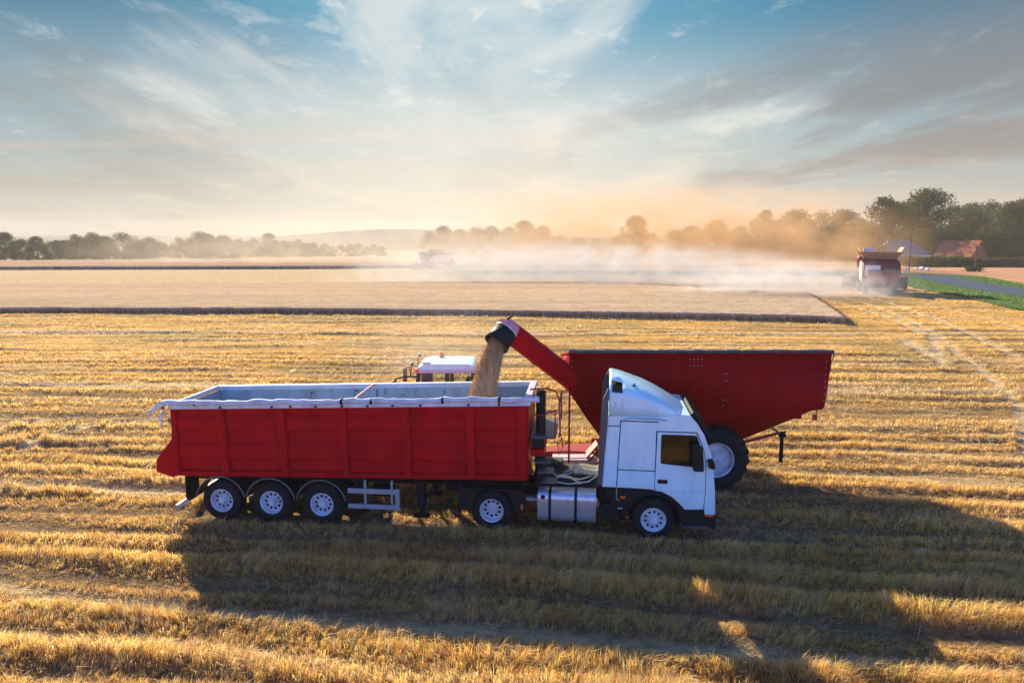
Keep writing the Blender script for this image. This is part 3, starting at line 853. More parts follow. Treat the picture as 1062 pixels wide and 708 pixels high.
for sg in (-1, 1):
    d = poly_hole(door, win, sg*1.199, sg*1.178)
    do = d.build('door', M['white'], TRC, smooth=30)
    m = MB(); m.prism(rounded([(4.06, 1.53), (4.30, 1.53), (4.30, 1.43), (4.06, 1.43)], .02, 3), min(sg*1.197, sg*1.206), max(sg*1.197, sg*1.206)); m.build('handle', M['black'], do)
    # window rubber and the pane itself
    inn = [(4.14+(x-4.14)*1.0, z) for x, z in win]
    cx = sum(p[0] for p in win)/len(win); cz = sum(p[1] for p in win)/len(win)
    out_ = [(cx+(x-cx)*1.05, cz+(z-cz)*1.07) for x, z in win]; in_ = [(cx+(x-cx)*.985, cz+(z-cz)*.985) for x, z in win]
    poly_hole(out_, in_, sg*1.204, sg*1.165).build('window_seal', M['seal'], do)
    m = MB(); m.add([(x, sg*1.172, z) for x, z in in_], [tuple(range(len(in_)))]); m.build('window', M['glass'], do, smooth=0)
    # locker and sleeper panels behind the door, and dark shut lines between them
    m = MB(); m.prism([(3.12, 1.74), (3.165, 2.93), (3.99, 2.93), (3.985, 1.74)], *sorted((sg*1.178, sg*1.194))); sp = m.build('sleeper_panel', M['white'], TRC, bevel=.006)
    m = MB()
    o1 = rounded([(3.27, 1.86), (3.30, 2.62), (3.80, 2.64), (3.80, 1.86)], .10, 5); o2 = rounded([(3.30, 1.89), (3.33, 2.59), (3.77, 2.61), (3.77, 1.89)], .09, 5)
    poly_hole(o1, o2, sg*1.201, sg*1.192).build('panel_bead', M['white'], sp, bevel=.003)
    m = MB(); m.prism([(3.10, 1.30), (3.117, 1.715), (3.985, 1.715), (3.99, 1.30)], *sorted((sg*1.178, sg*1.194))); m.build('locker_panel', M['white'], TRC, bevel=.006)
    m = MB(); m.prism([(2.76, 1.30), (2.865, 2.80), (3.135, 2.80), (3.075, 1.30)], *sorted((sg*1.178, sg*1.192))); m.build('rear_panel', M['white'], TRC, bevel=.006)
    m = MB()
    y0, y1 = sorted((sg*1.1815, sg*1.186))
    m.prism([(3.078, 1.29), (3.095, 1.29), (3.162, 2.96), (3.14, 2.96)], y0, y1); m.prism([(3.99, 1.27), (4.025, 1.27), (4.045, 2.72), (4.0, 2.72)], y0, y1)
    m.prism([(3.1, 1.712), (3.1, 1.742), (4.0, 1.742), (4.0, 1.712)], y0, y1); m.prism([(3.14, 2.93), (3.14, 2.955), (4.05, 2.955), (4.05, 2.93)], y0, y1)
    m.prism([(2.85, 2.80), (2.85, 2.82), (3.14, 2.82), (3.14, 2.80)], y0, y1)
    m.prism([(4.0, 2.70), (4.0, 2.725), (4.95, 2.725), (5.125, 2.31), (5.185, 1.95), (5.205, 1.26), (5.17, .82), (5.155, .83), (5.19, 1.26), (5.17, 1.95), (5.11, 2.30), (4.93, 2.70)], y0, y1)
    m.build('door_seal', M['seal'], TRC)
    # door groove
    m = MB(); m.obox((4.06, sg*1.2, 1.24), (5.17, sg*1.2, 1.26), .006, .012); m.build('trim_line', M['lilac'], do)
# dark inside so that the windows look through the cab
m = MB()
for sg in (-1, 1):
    s_ = poly_hole([(x*.98+.07, z*.985+.02) for x, z in body], win, sg*1.135, sg*1.13); m.add(s_.v, s_.f)
m.add([(2.9, -1.13, 1.32), (5.38, -1.13, 1.32), (5.38, 1.13, 1.32), (2.9, 1.13, 1.32)], [(0, 1, 2, 3)])
m.add([(3.0, -1.13, 2.98), (4.9, -1.13, 2.98), (4.9, 1.13, 2.98), (3.0, 1.13, 2.98)], [(0, 1, 2, 3)])
m.add([(3.0, -1.13, 1.3), (3.0, 1.13, 1.3), (3.0, 1.13, 3.0), (3.0, -1.13, 3.0)], [(0, 1, 2, 3)])
m.box(5.0, 5.25, -1.1, 1.1, 1.35, 1.98)
m.build('cab_lining', M['black'], TRC, smooth=0)
for sg in (-1, 1):
    m = MB(); y0, y1 = sorted((sg*.35, sg*.9))
    m.box(3.75, 4.25, y0, y1, 1.45, 1.72); m.obox((3.78, sg*.62, 1.7), (3.62, sg*.62, 2.38), .5, .14, (1, 0, 0)); m.box(3.56, 3.68, sg*.62-.14, sg*.62+.14, 2.40, 2.62)
    m.build('seat', M['black'], TRC, bevel=.03)
m = MB(); m.box(4.27, 4.60, -1.165, -1.13, 2.50, 2.66); m.build('sun_blind', M['black'], TRC, bevel=.01)
m = MB(); pts = [(4.78+.19*math.cos(t)*.35, .62+.21*math.sin(t), 2.02+.19*math.cos(t)) for t in np.linspace(0, 2*PI, 25)]
m.tube(pts, .016, 6, caps=False); m.build('steering_wheel', M['black'], TRC)
# roof deflector, lofted in stations along the cab
st = []
for x, zc, ztop, ys, yt in ((2.87, 3.60, 3.87, 1.17, 1.0), (2.93, 3.60, 3.90, 1.17, 1.0), (3.06, 3.59, 3.87, 1.17, 1.0), (3.19, 3.58, 3.84, 1.17, .99), (3.27, 3.57, 3.81, 1.17, .99), (3.72, 3.48, 3.66, 1.165, .97), (4.0, 3.38, 3.53, 1.16, .95), (4.25, 3.26, 3.39, 1.15, .92), (4.45, 3.16, 3.27, 1.13, .88), (4.63, 3.08, 3.16, 1.11, .84), (4.72, 3.06, 3.10, 1.05, .78)):
    st.append([(x, -ys, 3.055), (x, -ys-.004, (3.055+zc)/2), (x, -ys, zc-.02), (x, -ys+.03, zc+.03), (x, -(ys*.30+yt*.70), zc+(ztop-zc)*.55), (x, -yt*.78, ztop-.02), (x, -yt*.4, ztop+.02), (x, yt*.4, ztop+.02), (x, yt*.78, ztop-.02), (x, (ys*.30+yt*.70), zc+(ztop-zc)*.55), (x, ys-.03, zc+.03), (x, ys, zc-.02), (x, ys+.004, (3.055+zc)/2), (x, ys, 3.055)])
m = MB(); n = len(st[0]); vs = [p for s_ in st for p in s_]; fs = []
for i in range(len(st)-1):
    for k in range(n-1):
        if (i in (1, 2) and k in (3, 4, 9)): continue
        fs.append((i*n+k, (i+1)*n+k, (i+1)*n+k+1, i*n+k+1))
fs.append(tuple((len(st)-1)*n+k for k in range(n)))
m.add(vs, fs); dfl = m.build('roof_deflector', M['white'], TRC, smooth=17)
m = MB(); m.box(2.90, 3.5, -.80, .80, 3.10, 3.74); m.build('deflector_shade_box', M['black'], dfl)  # black box stands in for the shade inside the hollow deflector
so = dfl.modifiers.new('solid', 'SOLIDIFY'); so.thickness = .03; so.offset = -1
for sg in (-1, 1):   # dark scoop high at the back of the deflector
    m = MB()
    for x in (3.0, 3.16): m.obox((x, sg*1.178, 3.22), (x+.03, sg*1.176, 3.40), .01, .014, (0, 1, 0))
    for q in range(3): m.box(3.35+.07*q, 3.375+.07*q, *sorted((sg*1.172, sg*1.180)), 3.425, 3.44)
    m.build('rivet', M['galv'], dfl)
    m = MB(); y0, y1 = sorted((sg*1.05, sg*1.20)); m.prism([(2.62, 1.32), (2.72, 3.45), (2.84, 3.72), (2.86, 3.2), (2.74, 1.32)], y0, y1); m.build('side_extender', M['dark_blue'], TRC, bevel=.01)
    m = MB(); m.tube([(3.22, sg*1.205, 3.0), (3.4, sg*1.215, 3.03), (4.1, sg*1.215, 3.02), (4.25, sg*1.20, 2.99)], .018, 8); m.build('gutter_glint', M['chrome'], TRC)  # bright rail added for the sun's glint along the roof gutter
    # mirrors
    m = MB(); y0, y1 = sorted((sg*1.33, sg*1.52)); m.prism(rounded([(4.85, 1.86), (4.80, 2.48), (5.05, 2.46), (5.10, 1.86)], .06, 4), y0, y1); mi = m.build('mirror', M['black'], TRC, bevel=.02)
    m = MB(); m.tube([(5.0, sg*1.19, 2.42), (4.98, sg*1.40, 2.40)], .022, 8); m.tube([(5.08, sg*1.19, 2.0), (5.02, sg*1.40, 2.0)], .022, 8); m.build('mirror_arm', M['black'], mi)
    m = MB(); y0, y1 = sorted((sg*1.08, sg*1.26)); m.prism(rounded([(5.24, 1.88), (5.22, 2.08), (5.33, 2.10), (5.40, 1.92), (5.36, 1.84)], .03, 3), y0, y1); m.tube([(5.18, sg*1.17, 2.05), (5.3, sg*1.17, 2.0)], .02, 8); m.build('mirror', M['black'], TRC, bevel=.01)
    # black wheel arch and skirts
    ap = [(2.90, 1.275), (4.2, 1.205), (4.42, 1.095), (4.60, .935), (4.73, .79), (5.40, .83), (5.44, .40), (4.74, .36), (4.62, .50)]
    for t in np.linspace(R(8), R(172), 14): ap.append((3.99+.635*math.cos(t), .50+.635*math.sin(t)))
    ap += [(3.30, .50), (3.0, .85), (2.80, 1.1)]
    m = MB(); m.prism(ap, *sorted((sg*1.03, sg*1.172))); m.build('wheel_arch', M['black'], TRC, bevel=.012)
    m = MB(); m.box(3.18, 4.75, *sorted((sg*.72, sg*.78)), .30, 1.27); m.box(2.66, 3.30, *sorted((sg*.40, sg*.70)), .36, 1.2); m.box(4.7, 5.35, *sorted((sg*.3, sg*1.02)), .42, .8); m.build('inner_arch', M['black'], TRC)
    m = MB(); m.lathe([(.63, -.012), (.65, -.02), (.70, -.02), (.71, 0), (.63, 0)], 28, closed=True, a0=R(10), a1=R(170)); m.build('arch_lip', M['black'], TRC, loc=(3.99, sg*1.176, .50), rot=(0, 0, 0 if sg < 0 else PI))
    m = MB(); m.box(4.68, 5.15, *sorted((sg*1.0, sg*1.235)), .365, .395); m.build('step', M['dark_blue'], TRC, bevel=.006)
    m = MB(); m.prism(rounded([(5.19, .70), (5.185, 1.15), (5.425, 1.14), (5.44, .72), (5.34, .66)], .04, 3), *sorted((sg*.75, sg*1.20))); m.build('headlamp_corner', M['white'], TRC, bevel=.02)
    m = MB(); m.box(5.20, 5.40, *sorted((sg*1.12, sg*1.212)), .66, .715); m.build('indicator', M['orange'], TRC, bevel=.008)
    m = MB(); m.box(5.43, 5.46, *sorted((sg*.72, sg*1.1)), .74, .94); m.build('headlight', M['clear_glass'], TRC, bevel=.01)
    m = MB(); m.box(3.18, 3.31, *sorted((sg*1.172, sg*1.186)), 1.00, 1.06); m.build('indicator', M['orange'], TRC, bevel=.006)
    m = MB(); m.tube([(3.09, sg*1.21, 1.30), (3.09, sg*1.215, 1.0), (3.15, sg*1.2, .95)], .012, 6); m.box(3.12, 3.24, *sorted((sg*1.15, sg*1.18)), .73, .77); m.build('grab_handle', M['galv'], TRC)
m = MB(); m.lathe([(.03, 0), (.03, -.015), (.001, -.018)], 12, c=(3.36, -1.175, .53)); m.build('side_marker', M['orange'], TRC)
m = MB(); m.prism([(4.80, 3.12), (4.98, 2.95), (5.15, 2.68), (5.28, 2.56), (5.29, 2.62), (5.20, 2.80), (5.06, 3.04), (4.86, 3.20)], -1.12, 1.12); m.build('sun_visor', M['black'], TRC, bevel=.02)
m = MB()
for q in range(7): m.lathe([(.035, 0), (.04, .03), (.03, .07), (.001, .075)], 10, c=(4.82+.045*q, -1.13, 3.13-.072*q))
m.build('visor_bracket', M['black'], TRC)
m = MB(); m.prism([(5.36, .45), (5.41, .86), (5.44, .86), (5.46, .45)], -1.15, 1.15); m.box(5.36, 5.47, -1.18, 1.18, .34, .66); m.build('bumper', M['black'], TRC, bevel=.02)
m = MB()
for q in range(6): m.box(5.405, 5.435, -.72, .72, 1.02+.12*q, 1.10+.12*q)
m.build('grille', M['black'], TRC)
# chassis of the truck
for sg in (-1, 1):
    m = MB(); m.box(-1.35, 4.9, *sorted((sg*.38, sg*.46)), .72, .98); m.build('chassis_rail', M['frame'], TRC, bevel=.008)
    m = MB(); prb = rounded([(1.15, .28), (1.15, 1.08), (2.60, 1.08), (2.60, .28)], .02, 2)
    if sg < 0:
        # D-section alloy tank lying along the frame
        sec = rounded([(-1.18, .29), (-1.18, 1.07), (-.58, 1.07), (-.58, .29)], .20, 7)
        k = len(sec); vs = [(x, y, z) for x in (1.15, 2.60) for y, z in sec]
        m.add(vs, [tuple(range(k)), tuple(range(2*k-1, k-1, -1))]+[(i, (i+1) % k, (i+1) % k+k, i+k) for i in range(k)])
        tk = m.build('fuel_tank', M['alu'], TRC, bevel=.012, smooth=40)
        for x in (1.46, 2.10):
            s2 = [(-.88+(y+.88)*1.02, .68+(z-.68)*1.02) for y, z in sec]
            m = MB(); vs = [(xx, y, z) for xx in (x-.035, x+.035) for y, z in s2]
            m.add(vs, [tuple(range(k)), tuple(range(2*k-1, k-1, -1))]+[(i, (i+1) % k, (i+1) % k+k, i+k) for i in range(k)]); m.build('strap', M['black'], tk, smooth=40)
        m = MB(); m.lathe([(.055, 0), (.055, -.03), (.001, -.035)], 16, c=(1.29, -1.18, .95)); m.build('filler_cap', M['black'], tk)
    else:
        m.box(1.15, 2.3, .55, 1.15, .32, 1.0); m.build('battery_box', M['black'], TRC, bevel=.02)
m = MB(); m.lathe([(.001, -.015), (.19, -.012), (.235, .03), (.245, .08), (.245, .50), (.22, .55), (.001, .56)], 32, c=(2.91, -1.17, .60)); m.build('air_reservoir', M['frame'], TRC)
m = MB(); m.box(2.62, 2.68, -1.0, -.6, .70, .78); m.box(.86, 1.14, -1.05, -.9, .79, .85); m.build('tank_bracket', M['galv'], TRC)
for sg in (-1, 1):
    m = MB(); m.box(-.78, .76, *sorted((sg*.66, sg*1.19)), 1.06, 1.10)
    m.prism([(-.78, 1.06), (-.70, 1.06), (-.80, .42), (-.88, .42)], *sorted((sg*.66, sg*1.19))); m.prism([(.66, 1.06), (.76, 1.06), (.86, .55), (.78, .50)], *sorted((sg*.66, sg*1.19)))
    ap = [(-.78, 1.09), (.76, 1.09), (.84, .60)] + [(.60*math.cos(t), .52+.60*math.sin(t)) for t in np.linspace(R(5), R(175), 14)] + [(-.86, .55)]
    m.prism(ap, *sorted((sg*1.10, sg*1.188)))
    m.build('drive_fender', M['black'], TRC, bevel=.01)
m = MB(); m.box(.74, .80, -1.20, -1.185, .60, .73); m.build('side_marker', M['orange'], TRC)
m = MB(); m.tube([(0, -.8, .52), (0, .8, .52)], .11); m.lathe([(.001, -.2), (.2, -.14), (.24, 0), (.2, .14), (.001, .2)], 20, c=(0, 0, .52)); m.build('axle', M['frame'], TRC)
m = MB(); m.tube([(3.99, -.9, .5), (3.99, .9, .5)], .07); m.build('axle', M['frame'], TRC)
m = MB(); m.prism([(-.55, 1.10), (-.35, 1.19), (.35, 1.19), (.5, 1.10)], -.42, .42); m.box(-.5, .5, -.42, .42, .98, 1.1); m.build('fifth_wheel', M['frame'], TRC)
for sg in (-1, 1):
    wheel(TRC, (0, sg*.90, .52), 'drive', sg > 0); wheel(TRC, (3.99, sg*1.04, .50), 'steer', sg > 0)
m = MB(); m.box(1.0, 2.65, -.55, .55, 1.0, 1.03); m.build('catwalk', M['seal'], TRC)
m = MB(); m.box(.98, 2.55, -.42, .60, 1.032, 1.26); m.build('deck_box', M['seal'], TRC, bevel=.03)
m = MB(); m.box(1.05, 1.7, .1, .55, 1.262, 1.42); m.build('valve_box', M['seal'], TRC, bevel=.03)
for q, (y, zc) in enumerate(((-.40, 1.38), (-.26, 1.44), (-.1, 1.36))):
    pts = [(1.75, y, zc-.15), (1.95, y, zc-.05)] if q else [(1.6, y, zc-.12), (1.95, y, zc-.05)]
    for i in range(150):
        t = i/149; pts.append((2.02+.62*t, y+.055*math.cos(i*.65), zc+.02*math.sin(t*6)+.075*math.sin(i*.65)))
    m = MB(); m.tube(pts, .013, 5); m.build('coil_hose', M['coil'], TRC)
m = MB(); m.tube([(2.72, -.5, 1.4), (2.4, -.58, 1.18), (1.9, -.55, 1.08), (1.3, -.4, 1.12), (.9, -.2, 1.2)], .018, 6); m.tube([(2.7, -.2, 1.3), (2.2, -.6, 1.24), (1.6, -.62, 1.3), (1.35, -.4, 1.42), (.9, 0, 1.5)], .016, 6); m.tube([(1.5, -.5, 1.06), (1.6, -.52, 1.24), (1.75, -.5, 1.30), (1.95, -.45, 1.22), (2.2, -.42, 1.06)], .03, 8); m.build('air_line', M['coil'], TRC)

# ------------------------------------------------------------------ grain cart
CRT = thing('grain_cart', 'big dark red grain cart with unloading auger raised over the trailer', 'grain cart', (5.0, 20.9, 0), 0)
def cart_loops():
    # z, x front, x rear, y half near, y half far (the loading side is lower)
    return [(1.00, -2.10, 1.45, .55, .55), (2.43, -3.02, 3.72, 1.70, 1.70), (2.93, -3.35, 4.02, 1.70, 1.70)]
NEAR_T, FAR_T = 4.09, 3.50
m = MB()
near = [(-3.35, NEAR_T), (4.10, NEAR_T), (4.03, 2.95), (3.98, 2.52), (3.92, 2.455), (3.63, 2.42), (3.36, 2.31), (3.19, 2.21), (-2.86, 2.21), (-3.0, 2.43), (-3.35, 2.95)]
m.add([(x, -1.70, z) for x, z in near], [tuple(range(len(near)))])
far = [(x, FAR_T if z > 4 else z) for x, z in near]
m.add([(x, 1.70, z) for x, z in far], [tuple(range(len(far)))])
nb = len(near)
def q4(a, b, c, d): m.add([a, b, c, d], [(0, 1, 2, 3)])
q4((-3.35, -1.7, NEAR_T), (-3.35, 1.7, FAR_T), (-3.35, 1.7, 2.95), (-3.35, -1.7, 2.95))
q4((-3.35, -1.7, 2.95), (-3.35, 1.7, 2.95), (-2.86, 1.7, 2.21), (-2.86, -1.7, 2.21))
for i in range(1, 7):
    a, b = near[i], near[i+1]; a2, b2 = far[i], far[i+1]
    q4((a[0], -1.7, a[1]), (a2[0], 1.7, a2[1]), (b2[0], 1.7, b2[1]), (b[0], -1.7, b[1]))
# lower funnel
b0 = (-2.05, 1.45, .55, .98)
q4((-2.86, -1.7, 2.21), (3.19, -1.7, 2.21), (b0[1], -b0[2], b0[3]), (b0[0], -b0[2], b0[3]))
q4((-2.86, 1.7, 2.21), (3.19, 1.7, 2.21), (b0[1], b0[2], b0[3]), (b0[0], b0[2], b0[3]))
q4((-2.86, -1.7, 2.21), (-2.86, 1.7, 2.21), (b0[0], b0[2], b0[3]), (b0[0], -b0[2], b0[3]))
q4((3.19, -1.7, 2.21), (3.19, 1.7, 2.21), (b0[1], b0[2], b0[3]), (b0[1], -b0[2], b0[3]))
q4((b0[0], -b0[2], b0[3]), (b0[1], -b0[2], b0[3]), (b0[1], b0[2], b0[3]), (b0[0], b0[2], b0[3]))
hop = m.build('hopper', M['cart_red'], CRT, smooth=18)
so = hop.modifiers.new('solid', 'SOLIDIFY'); so.thickness = .03; so.offset = 0
# panel lips and seams
m = MB(); m.box(-3.34, 4.06, -1.728, -1.7165, 3.60, 3.635); m.box(-3.0, 3.95, -1.735, -1.7165, 2.46, 2.50); m.build('panel_seam', M['cart_red'], hop, bevel=.006)
m = MB(); m.box(-2.6, 3.4, -1.60, -1.54, 2.14, 2.24); m.box(-2.2, 2.6, -1.26, -1.20, 1.78, 1.86); m.build('stiffener', M['cart_red'], hop)
m = MB()
for x, z in [(.08+.11*i, zz) for i in range(4) for zz in (3.91, 3.72)]+[(1.07, 3.49), (1.15, 3.49), (1.07, 3.29), (1.15, 3.29), (1.06, 2.72), (1.14, 2.72), (1.06, 2.56)]+[(-3.28, 2.96+.18*i) for i in range(6)]+[(3.96, 2.7+.19*i) for i in range(7)]+[(-3.2+.35*i, 3.04-.48*i) for i in range(2)]:
    m.lathe([(.016, 0), (.014, -.012), (.001, -.016)], 8, c=(x, -1.7165, z))
m.build('rivet', M['galv'], hop)
m = MB()   # folded cover lying along the near rim
pts = []; rs = []
for i in range(50):
    x = -3.38+i*7.54/49; pts.append((x, -1.70, NEAR_T+.035+.008*math.sin(i*1.9))); rs.append(.050+.006*math.sin(i*2.7))
m.tube(pts, rs, 8); m.build('cover_roll', M['dark_blue'], CRT)
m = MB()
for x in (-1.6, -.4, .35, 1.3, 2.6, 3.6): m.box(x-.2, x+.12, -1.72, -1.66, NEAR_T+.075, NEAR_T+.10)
m.build('cover_glint', M['galv'], CRT, bevel=.006)  # pale bars painted for the highlights along the cover edge
m = MB(); m.obox((-3.35, -1.6, NEAR_T-.02), (-3.35, 1.7, FAR_T), .08, .06); m.obox((4.10, -1.6, NEAR_T-.02), (4.10, 1.7, FAR_T), .08, .06); m.obox((-3.3, 1.7, FAR_T), (4.1, 1.7, FAR_T), .08, .06); m.build('rim_rail', M['cart_red'], CRT)
m = MB(); gx, gy = 24, 12; vs = []
for j in range(gy+1):
    for i in range(gx+1):
        u, w = i/gx, j/gy; x = -3.30+7.35*u; y = -1.66+3.32*w
        vs.append((x, y, 3.05+.42*math.sin(PI*u)*math.sin(PI*w)+.03*random.random()))
m.add(vs, [(j*(gx+1)+i, j*(gx+1)+i+1, (j+1)*(gx+1)+i+1, (j+1)*(gx+1)+i) for j in range(gy) for i in range(gx)])
m.build('grain_load', M['grain'], CRT)
# auger (cart coordinates = world minus (5, 20.9))
A0 = Vector((-3.15, -1.35, 3.16)); A1 = Vector((-5.10, -2.80, 4.86)); ad = (A1-A0).normalized()
m = MB(); m.tube([A0-ad*.9, A0, A1-ad*.1], [.31, .31, .30], 32); aug = m.build('auger_tube', M['red'], CRT)
m = MB(); m.tube([A0+ad*.02, A0+ad*.10], .345, 32); m.build('flange', M['red'], aug)
m = MB(); m.tube([A0+(A1-A0)*.56, A0+(A1-A0)*.56+ad*.03], .325, 32); m.build('flange', M['red'], aug)
# discharge hood: the red shell bends over, a black rubber spout hangs from it
dn = Vector((-.56, -.50, -.66)).normalized()
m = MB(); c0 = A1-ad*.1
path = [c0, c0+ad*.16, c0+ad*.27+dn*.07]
m.tube(path, [.30, .305, .29], 32); m.build('spout_cap', M['pink'], aug)  # the hood's red with its sun gloss painted in as pink
s0 = c0+ad*.14+dn*.03; m = MB(); m.tube([s0-dn*.02, s0+dn*.26, s0+dn*.50], [.315, .325, .36], 32, caps=False); sp = m.build('spout', M['black'], CRT)
so = sp.modifiers.new('solid', 'SOLIDIFY'); so.thickness = .025
m = MB(); m.tube([s0+dn*.0, s0+dn*.035], .338, 32); m.build('spout_clamp', M['rim_white'], sp)
m = MB(); m.obox(s0+Vector((.0, -.05, .30)), s0+Vector((.12, -.1, .38)), .06, .05); m.build('hinge', M['black'], aug)
m = MB(); m.tube([(-3.33, -1.5, .72), (-3.33, -1.5, 2.98)], .03, 8); m.build('auger_prop', M['frame_red'], CRT)
# running gear
for sg in (-1, 1):
    wheel(CRT, (.92, sg*1.45, .96), 'cart', sg > 0)
m = MB(); m.tube([(.92, -1.2, .96), (.92, 1.2, .96)], .12); m.build('axle', M['frame_red'], CRT)
for sg in (-1, 1):
    m = MB(); m.box(-2.45, 1.6, *sorted((sg*.42, sg*.6)), .66, .96); m.build('frame_beam', M['frame_red'], CRT, bevel=.015)
m = MB(); m.add([(-2.45, -.6, .62), (-2.45, .6, .62), (-5.05, .12, .55), (-5.05, -.12, .55), (-2.45, -.6, .78), (-2.45, .6, .78), (-5.05, .12, .74), (-5.05, -.12, .74)], [(0, 1, 2, 3), (7, 6, 5, 4), (0, 4, 5, 1), (1, 5, 6, 2), (2, 6, 7, 3), (3, 7, 4, 0)]); m.build('drawbar', M['frame_red'], CRT, bevel=.02)
m = MB(); m.box(-3.75, -2.45, -1.15, -.55, .66, .76); m.build('lit_drawbar_top', M['lilac'], CRT, bevel=.01)  # pale slab carries the lit top of the drawbar as colour
m = MB(); m.obox((-2.78, -.9, .80), (-2.42, -.9, 1.22), .5, .05, (1, 0, 0)); m.obox((-2.70, -1.16, .72), (-2.32, -1.16, 1.16), .04, .05); m.build('ladder', M['frame_red'], CRT)
m = MB(); m.tube([(-3.9, -.7, .86), (-3.3, -.75, .9), (-2.3, -.75, .84)], .03, 8); m.tube([(-3.9, -.62, .5), (-3.0, -.7, .56), (-2.0, -.7, .5)], .03, 8); m.build('drive_shaft', M['frame_red'], CRT)
m = MB(); m.obox((2.85, -.9, 1.66), (3.12, -.9, 1.48), .05, .05); m.tube([(3.14, -.9, 1.56), (3.15, -.9, .62)], .055, 10); m.box(3.06, 3.24, -.98, -.82, 1.40, 1.50); m.tube([(3.15, -.9, 1.5), (3.26, -.9, 1.56)], .03, 8); m.box(3.10, 3.20, -.96, -.84, .78, .84); m.build('support_jack', M['frame'], CRT)
m = MB(); m.obox((3.05, -.9, 1.52), (1.4, -.5, .92), .06, .08); m.build('rear_arm', M['frame_red'], CRT)
m = MB(); m.tube([(3.88, -1.5, 2.42), (3.85, -1.5, 2.15), (3.80, -1.5, 2.1)], .02, 6); m.box(3.76, 3.88, -1.54, -1.47, 2.08, 2.24); m.build('rear_lamp', M['red_lens'], CRT)
m = MB(); m.tube([(4.14, -1.7, 4.13), (4.16, -1.7, 4.0), (4.09, -1.72, 3.78), (4.06, -1.72, 3.5)], .012, 6); m.build('cover_cord', M['black'], CRT)

# ------------------------------------------------------------------ falling grain
def grain_stream():
    m = MB(); n = 28
    c0 = Vector((5.0, 20.9, 0))+s0+dn*.18
    path = []; rad = []
    for i in range(34):
        t = i/33*.78
        p = c0+Vector((-1.15*t, -.30*t, -1.1*t-4.9*t*t)); path.append(p)
        rad.append(.13+.25*(i/33)**.9)
    vs = []; fs = []
    for i, p in enumerate(path):
        for k in range(n):
            a = 2*PI*k/n
            rr = rad[i]*(1+.16*(vnoise(np.array([k*1.9+40]), np.array([i*.18]), 3)[0]-.5)+.10*(random.random()-.5))
            vs.append((p.x+rr*math.cos(a), p.y+rr*math.sin(a)*.9, p.z+.03*(random.random()-.5)))
    for i in range(len(path)-1):
        for k in range(n):
            k2 = (k+1) % n; fs.append((i*n+k, i*n+k2, (i+1)*n+k2, (i+1)*n+k))
    m.add(vs, fs)
    for q in range(26000):   # loose kernels round the core
        i = random.randrange(1, 33); a = random.uniform(0, 2*PI); rr = rad[i]*(.96+abs(random.gauss(0, .17)))+.05*random.random()**3
        c = path[i]+Vector((rr*math.cos(a), rr*math.sin(a)*.9, random.uniform(-.1, .1))); s = random.uniform(.006, .011)
        m.add([c+Vector((s, 0, -s)), c+Vector((-s, s, -s)), c+Vector((-s, -s, -s)), c+Vector((0, 0, s*1.6))], [(0, 1, 3), (1, 2, 3), (2, 0, 3), (0, 2, 1)])
    o = m.build('falling_grain', M['grain_fall'], None, smooth=60, fix=False)
    tag(o, 'stream of pale wheat grain pouring from the auger spout into the trailer', 'grain', kind='stuff')
grain_stream()

# ------------------------------------------------------------------ farm tractor (only its cab shows above the trailer)
FTR = thing('farm_tractor', 'farm tractor with white cab roof and orange beacons behind the trailer', 'tractor', (-1.55, 21.2, 0), PI)
# local +x = its front (world -x); its left side is the side away from... (-y local is far, +y local is near)
m = MB(); m.prism(rounded([(-.42, 3.36), (-.38, 3.50), (-.2, 3.55), (1.1, 3.55), (1.32, 3.46), (1.36, 3.36)], .06, 4), -.80, .80); rf = m.build('cab_roof', M['white'], FTR, bevel=.05, seg=3)
m = MB(); m.prism([(-.43, 3.27), (-.43, 3.37), (1.37, 3.37), (1.37, 3.27)], -.82, .82); m.build('roof_edge', M['lilac'], rf, bevel=.02)
m = MB(); m.box(.95, 1.2, .55, .75, 3.555, 3.57); m.build('roof_vent', M['dark_blue'], rf)
m = MB()
for sg in (-1, 1):
    m.obox((1.30, sg*.72, 3.27), (1.42, sg*.70, 1.7), .09, .10); m.obox((.42, sg*.78, 3.27), (.42, sg*.80, 1.6), .12, .16); m.obox((-.38, sg*.76, 3.27), (-.42, sg*.78, 1.6), .10, .12)
m.build('cab_pillar', M['black'], FTR)
m = MB()
for sg in (-1, 1):
    m.add([(1.34, sg*.735, 1.75), (1.28, sg*.735, 3.27), (-.36, sg*.775, 3.27), (-.4, sg*.785, 1.7)], [(0, 1, 2, 3)])
m.add([(1.36, -.7, 1.75), (1.36, .7, 1.75), (1.29, .7, 3.27), (1.29, -.7, 3.27)], [(0, 1, 2, 3)]); m.add([(-.4, -.76, 1.7), (-.4, .76, 1.7), (-.36, .76, 3.27), (-.36, -.76, 3.27)], [(0, 1, 2, 3)])
m.build('window', M['clear_glass'], FTR, smooth=0)
m = MB(); m.box(-.15, .35, -.28, .28, 1.9, 2.1); m.box(-.25, -.1, -.26, .26, 2.05, 3.0); m.build('seat', M['black'], FTR, bevel=.05)
m = MB(); m.box(.9, 1.22, .40, .66, 2.7, 3.22); m.build('front_blind', M['dark_blue'], FTR, bevel=.01)
m = MB(); m.prism([(-.42, 1.05), (-.42, 1.75), (1.4, 1.75), (1.45, 1.05)], -.8, .8); m.build('cab_base', M['combine_red'], FTR, bevel=.04)
m = MB(); m.prism(rounded([(1.45, .95), (1.45, 2.02), (3.3, 1.90), (3.72, 1.65), (3.75, .95)], .12, 4), -.42, .42); m.build('hood', M['combine_red'], FTR, bevel=.05)
m = MB(); m.box(-.7, 3.6, -.3, .3, .65, 1.05); m.build('chassis', M['frame'], FTR, bevel=.03)
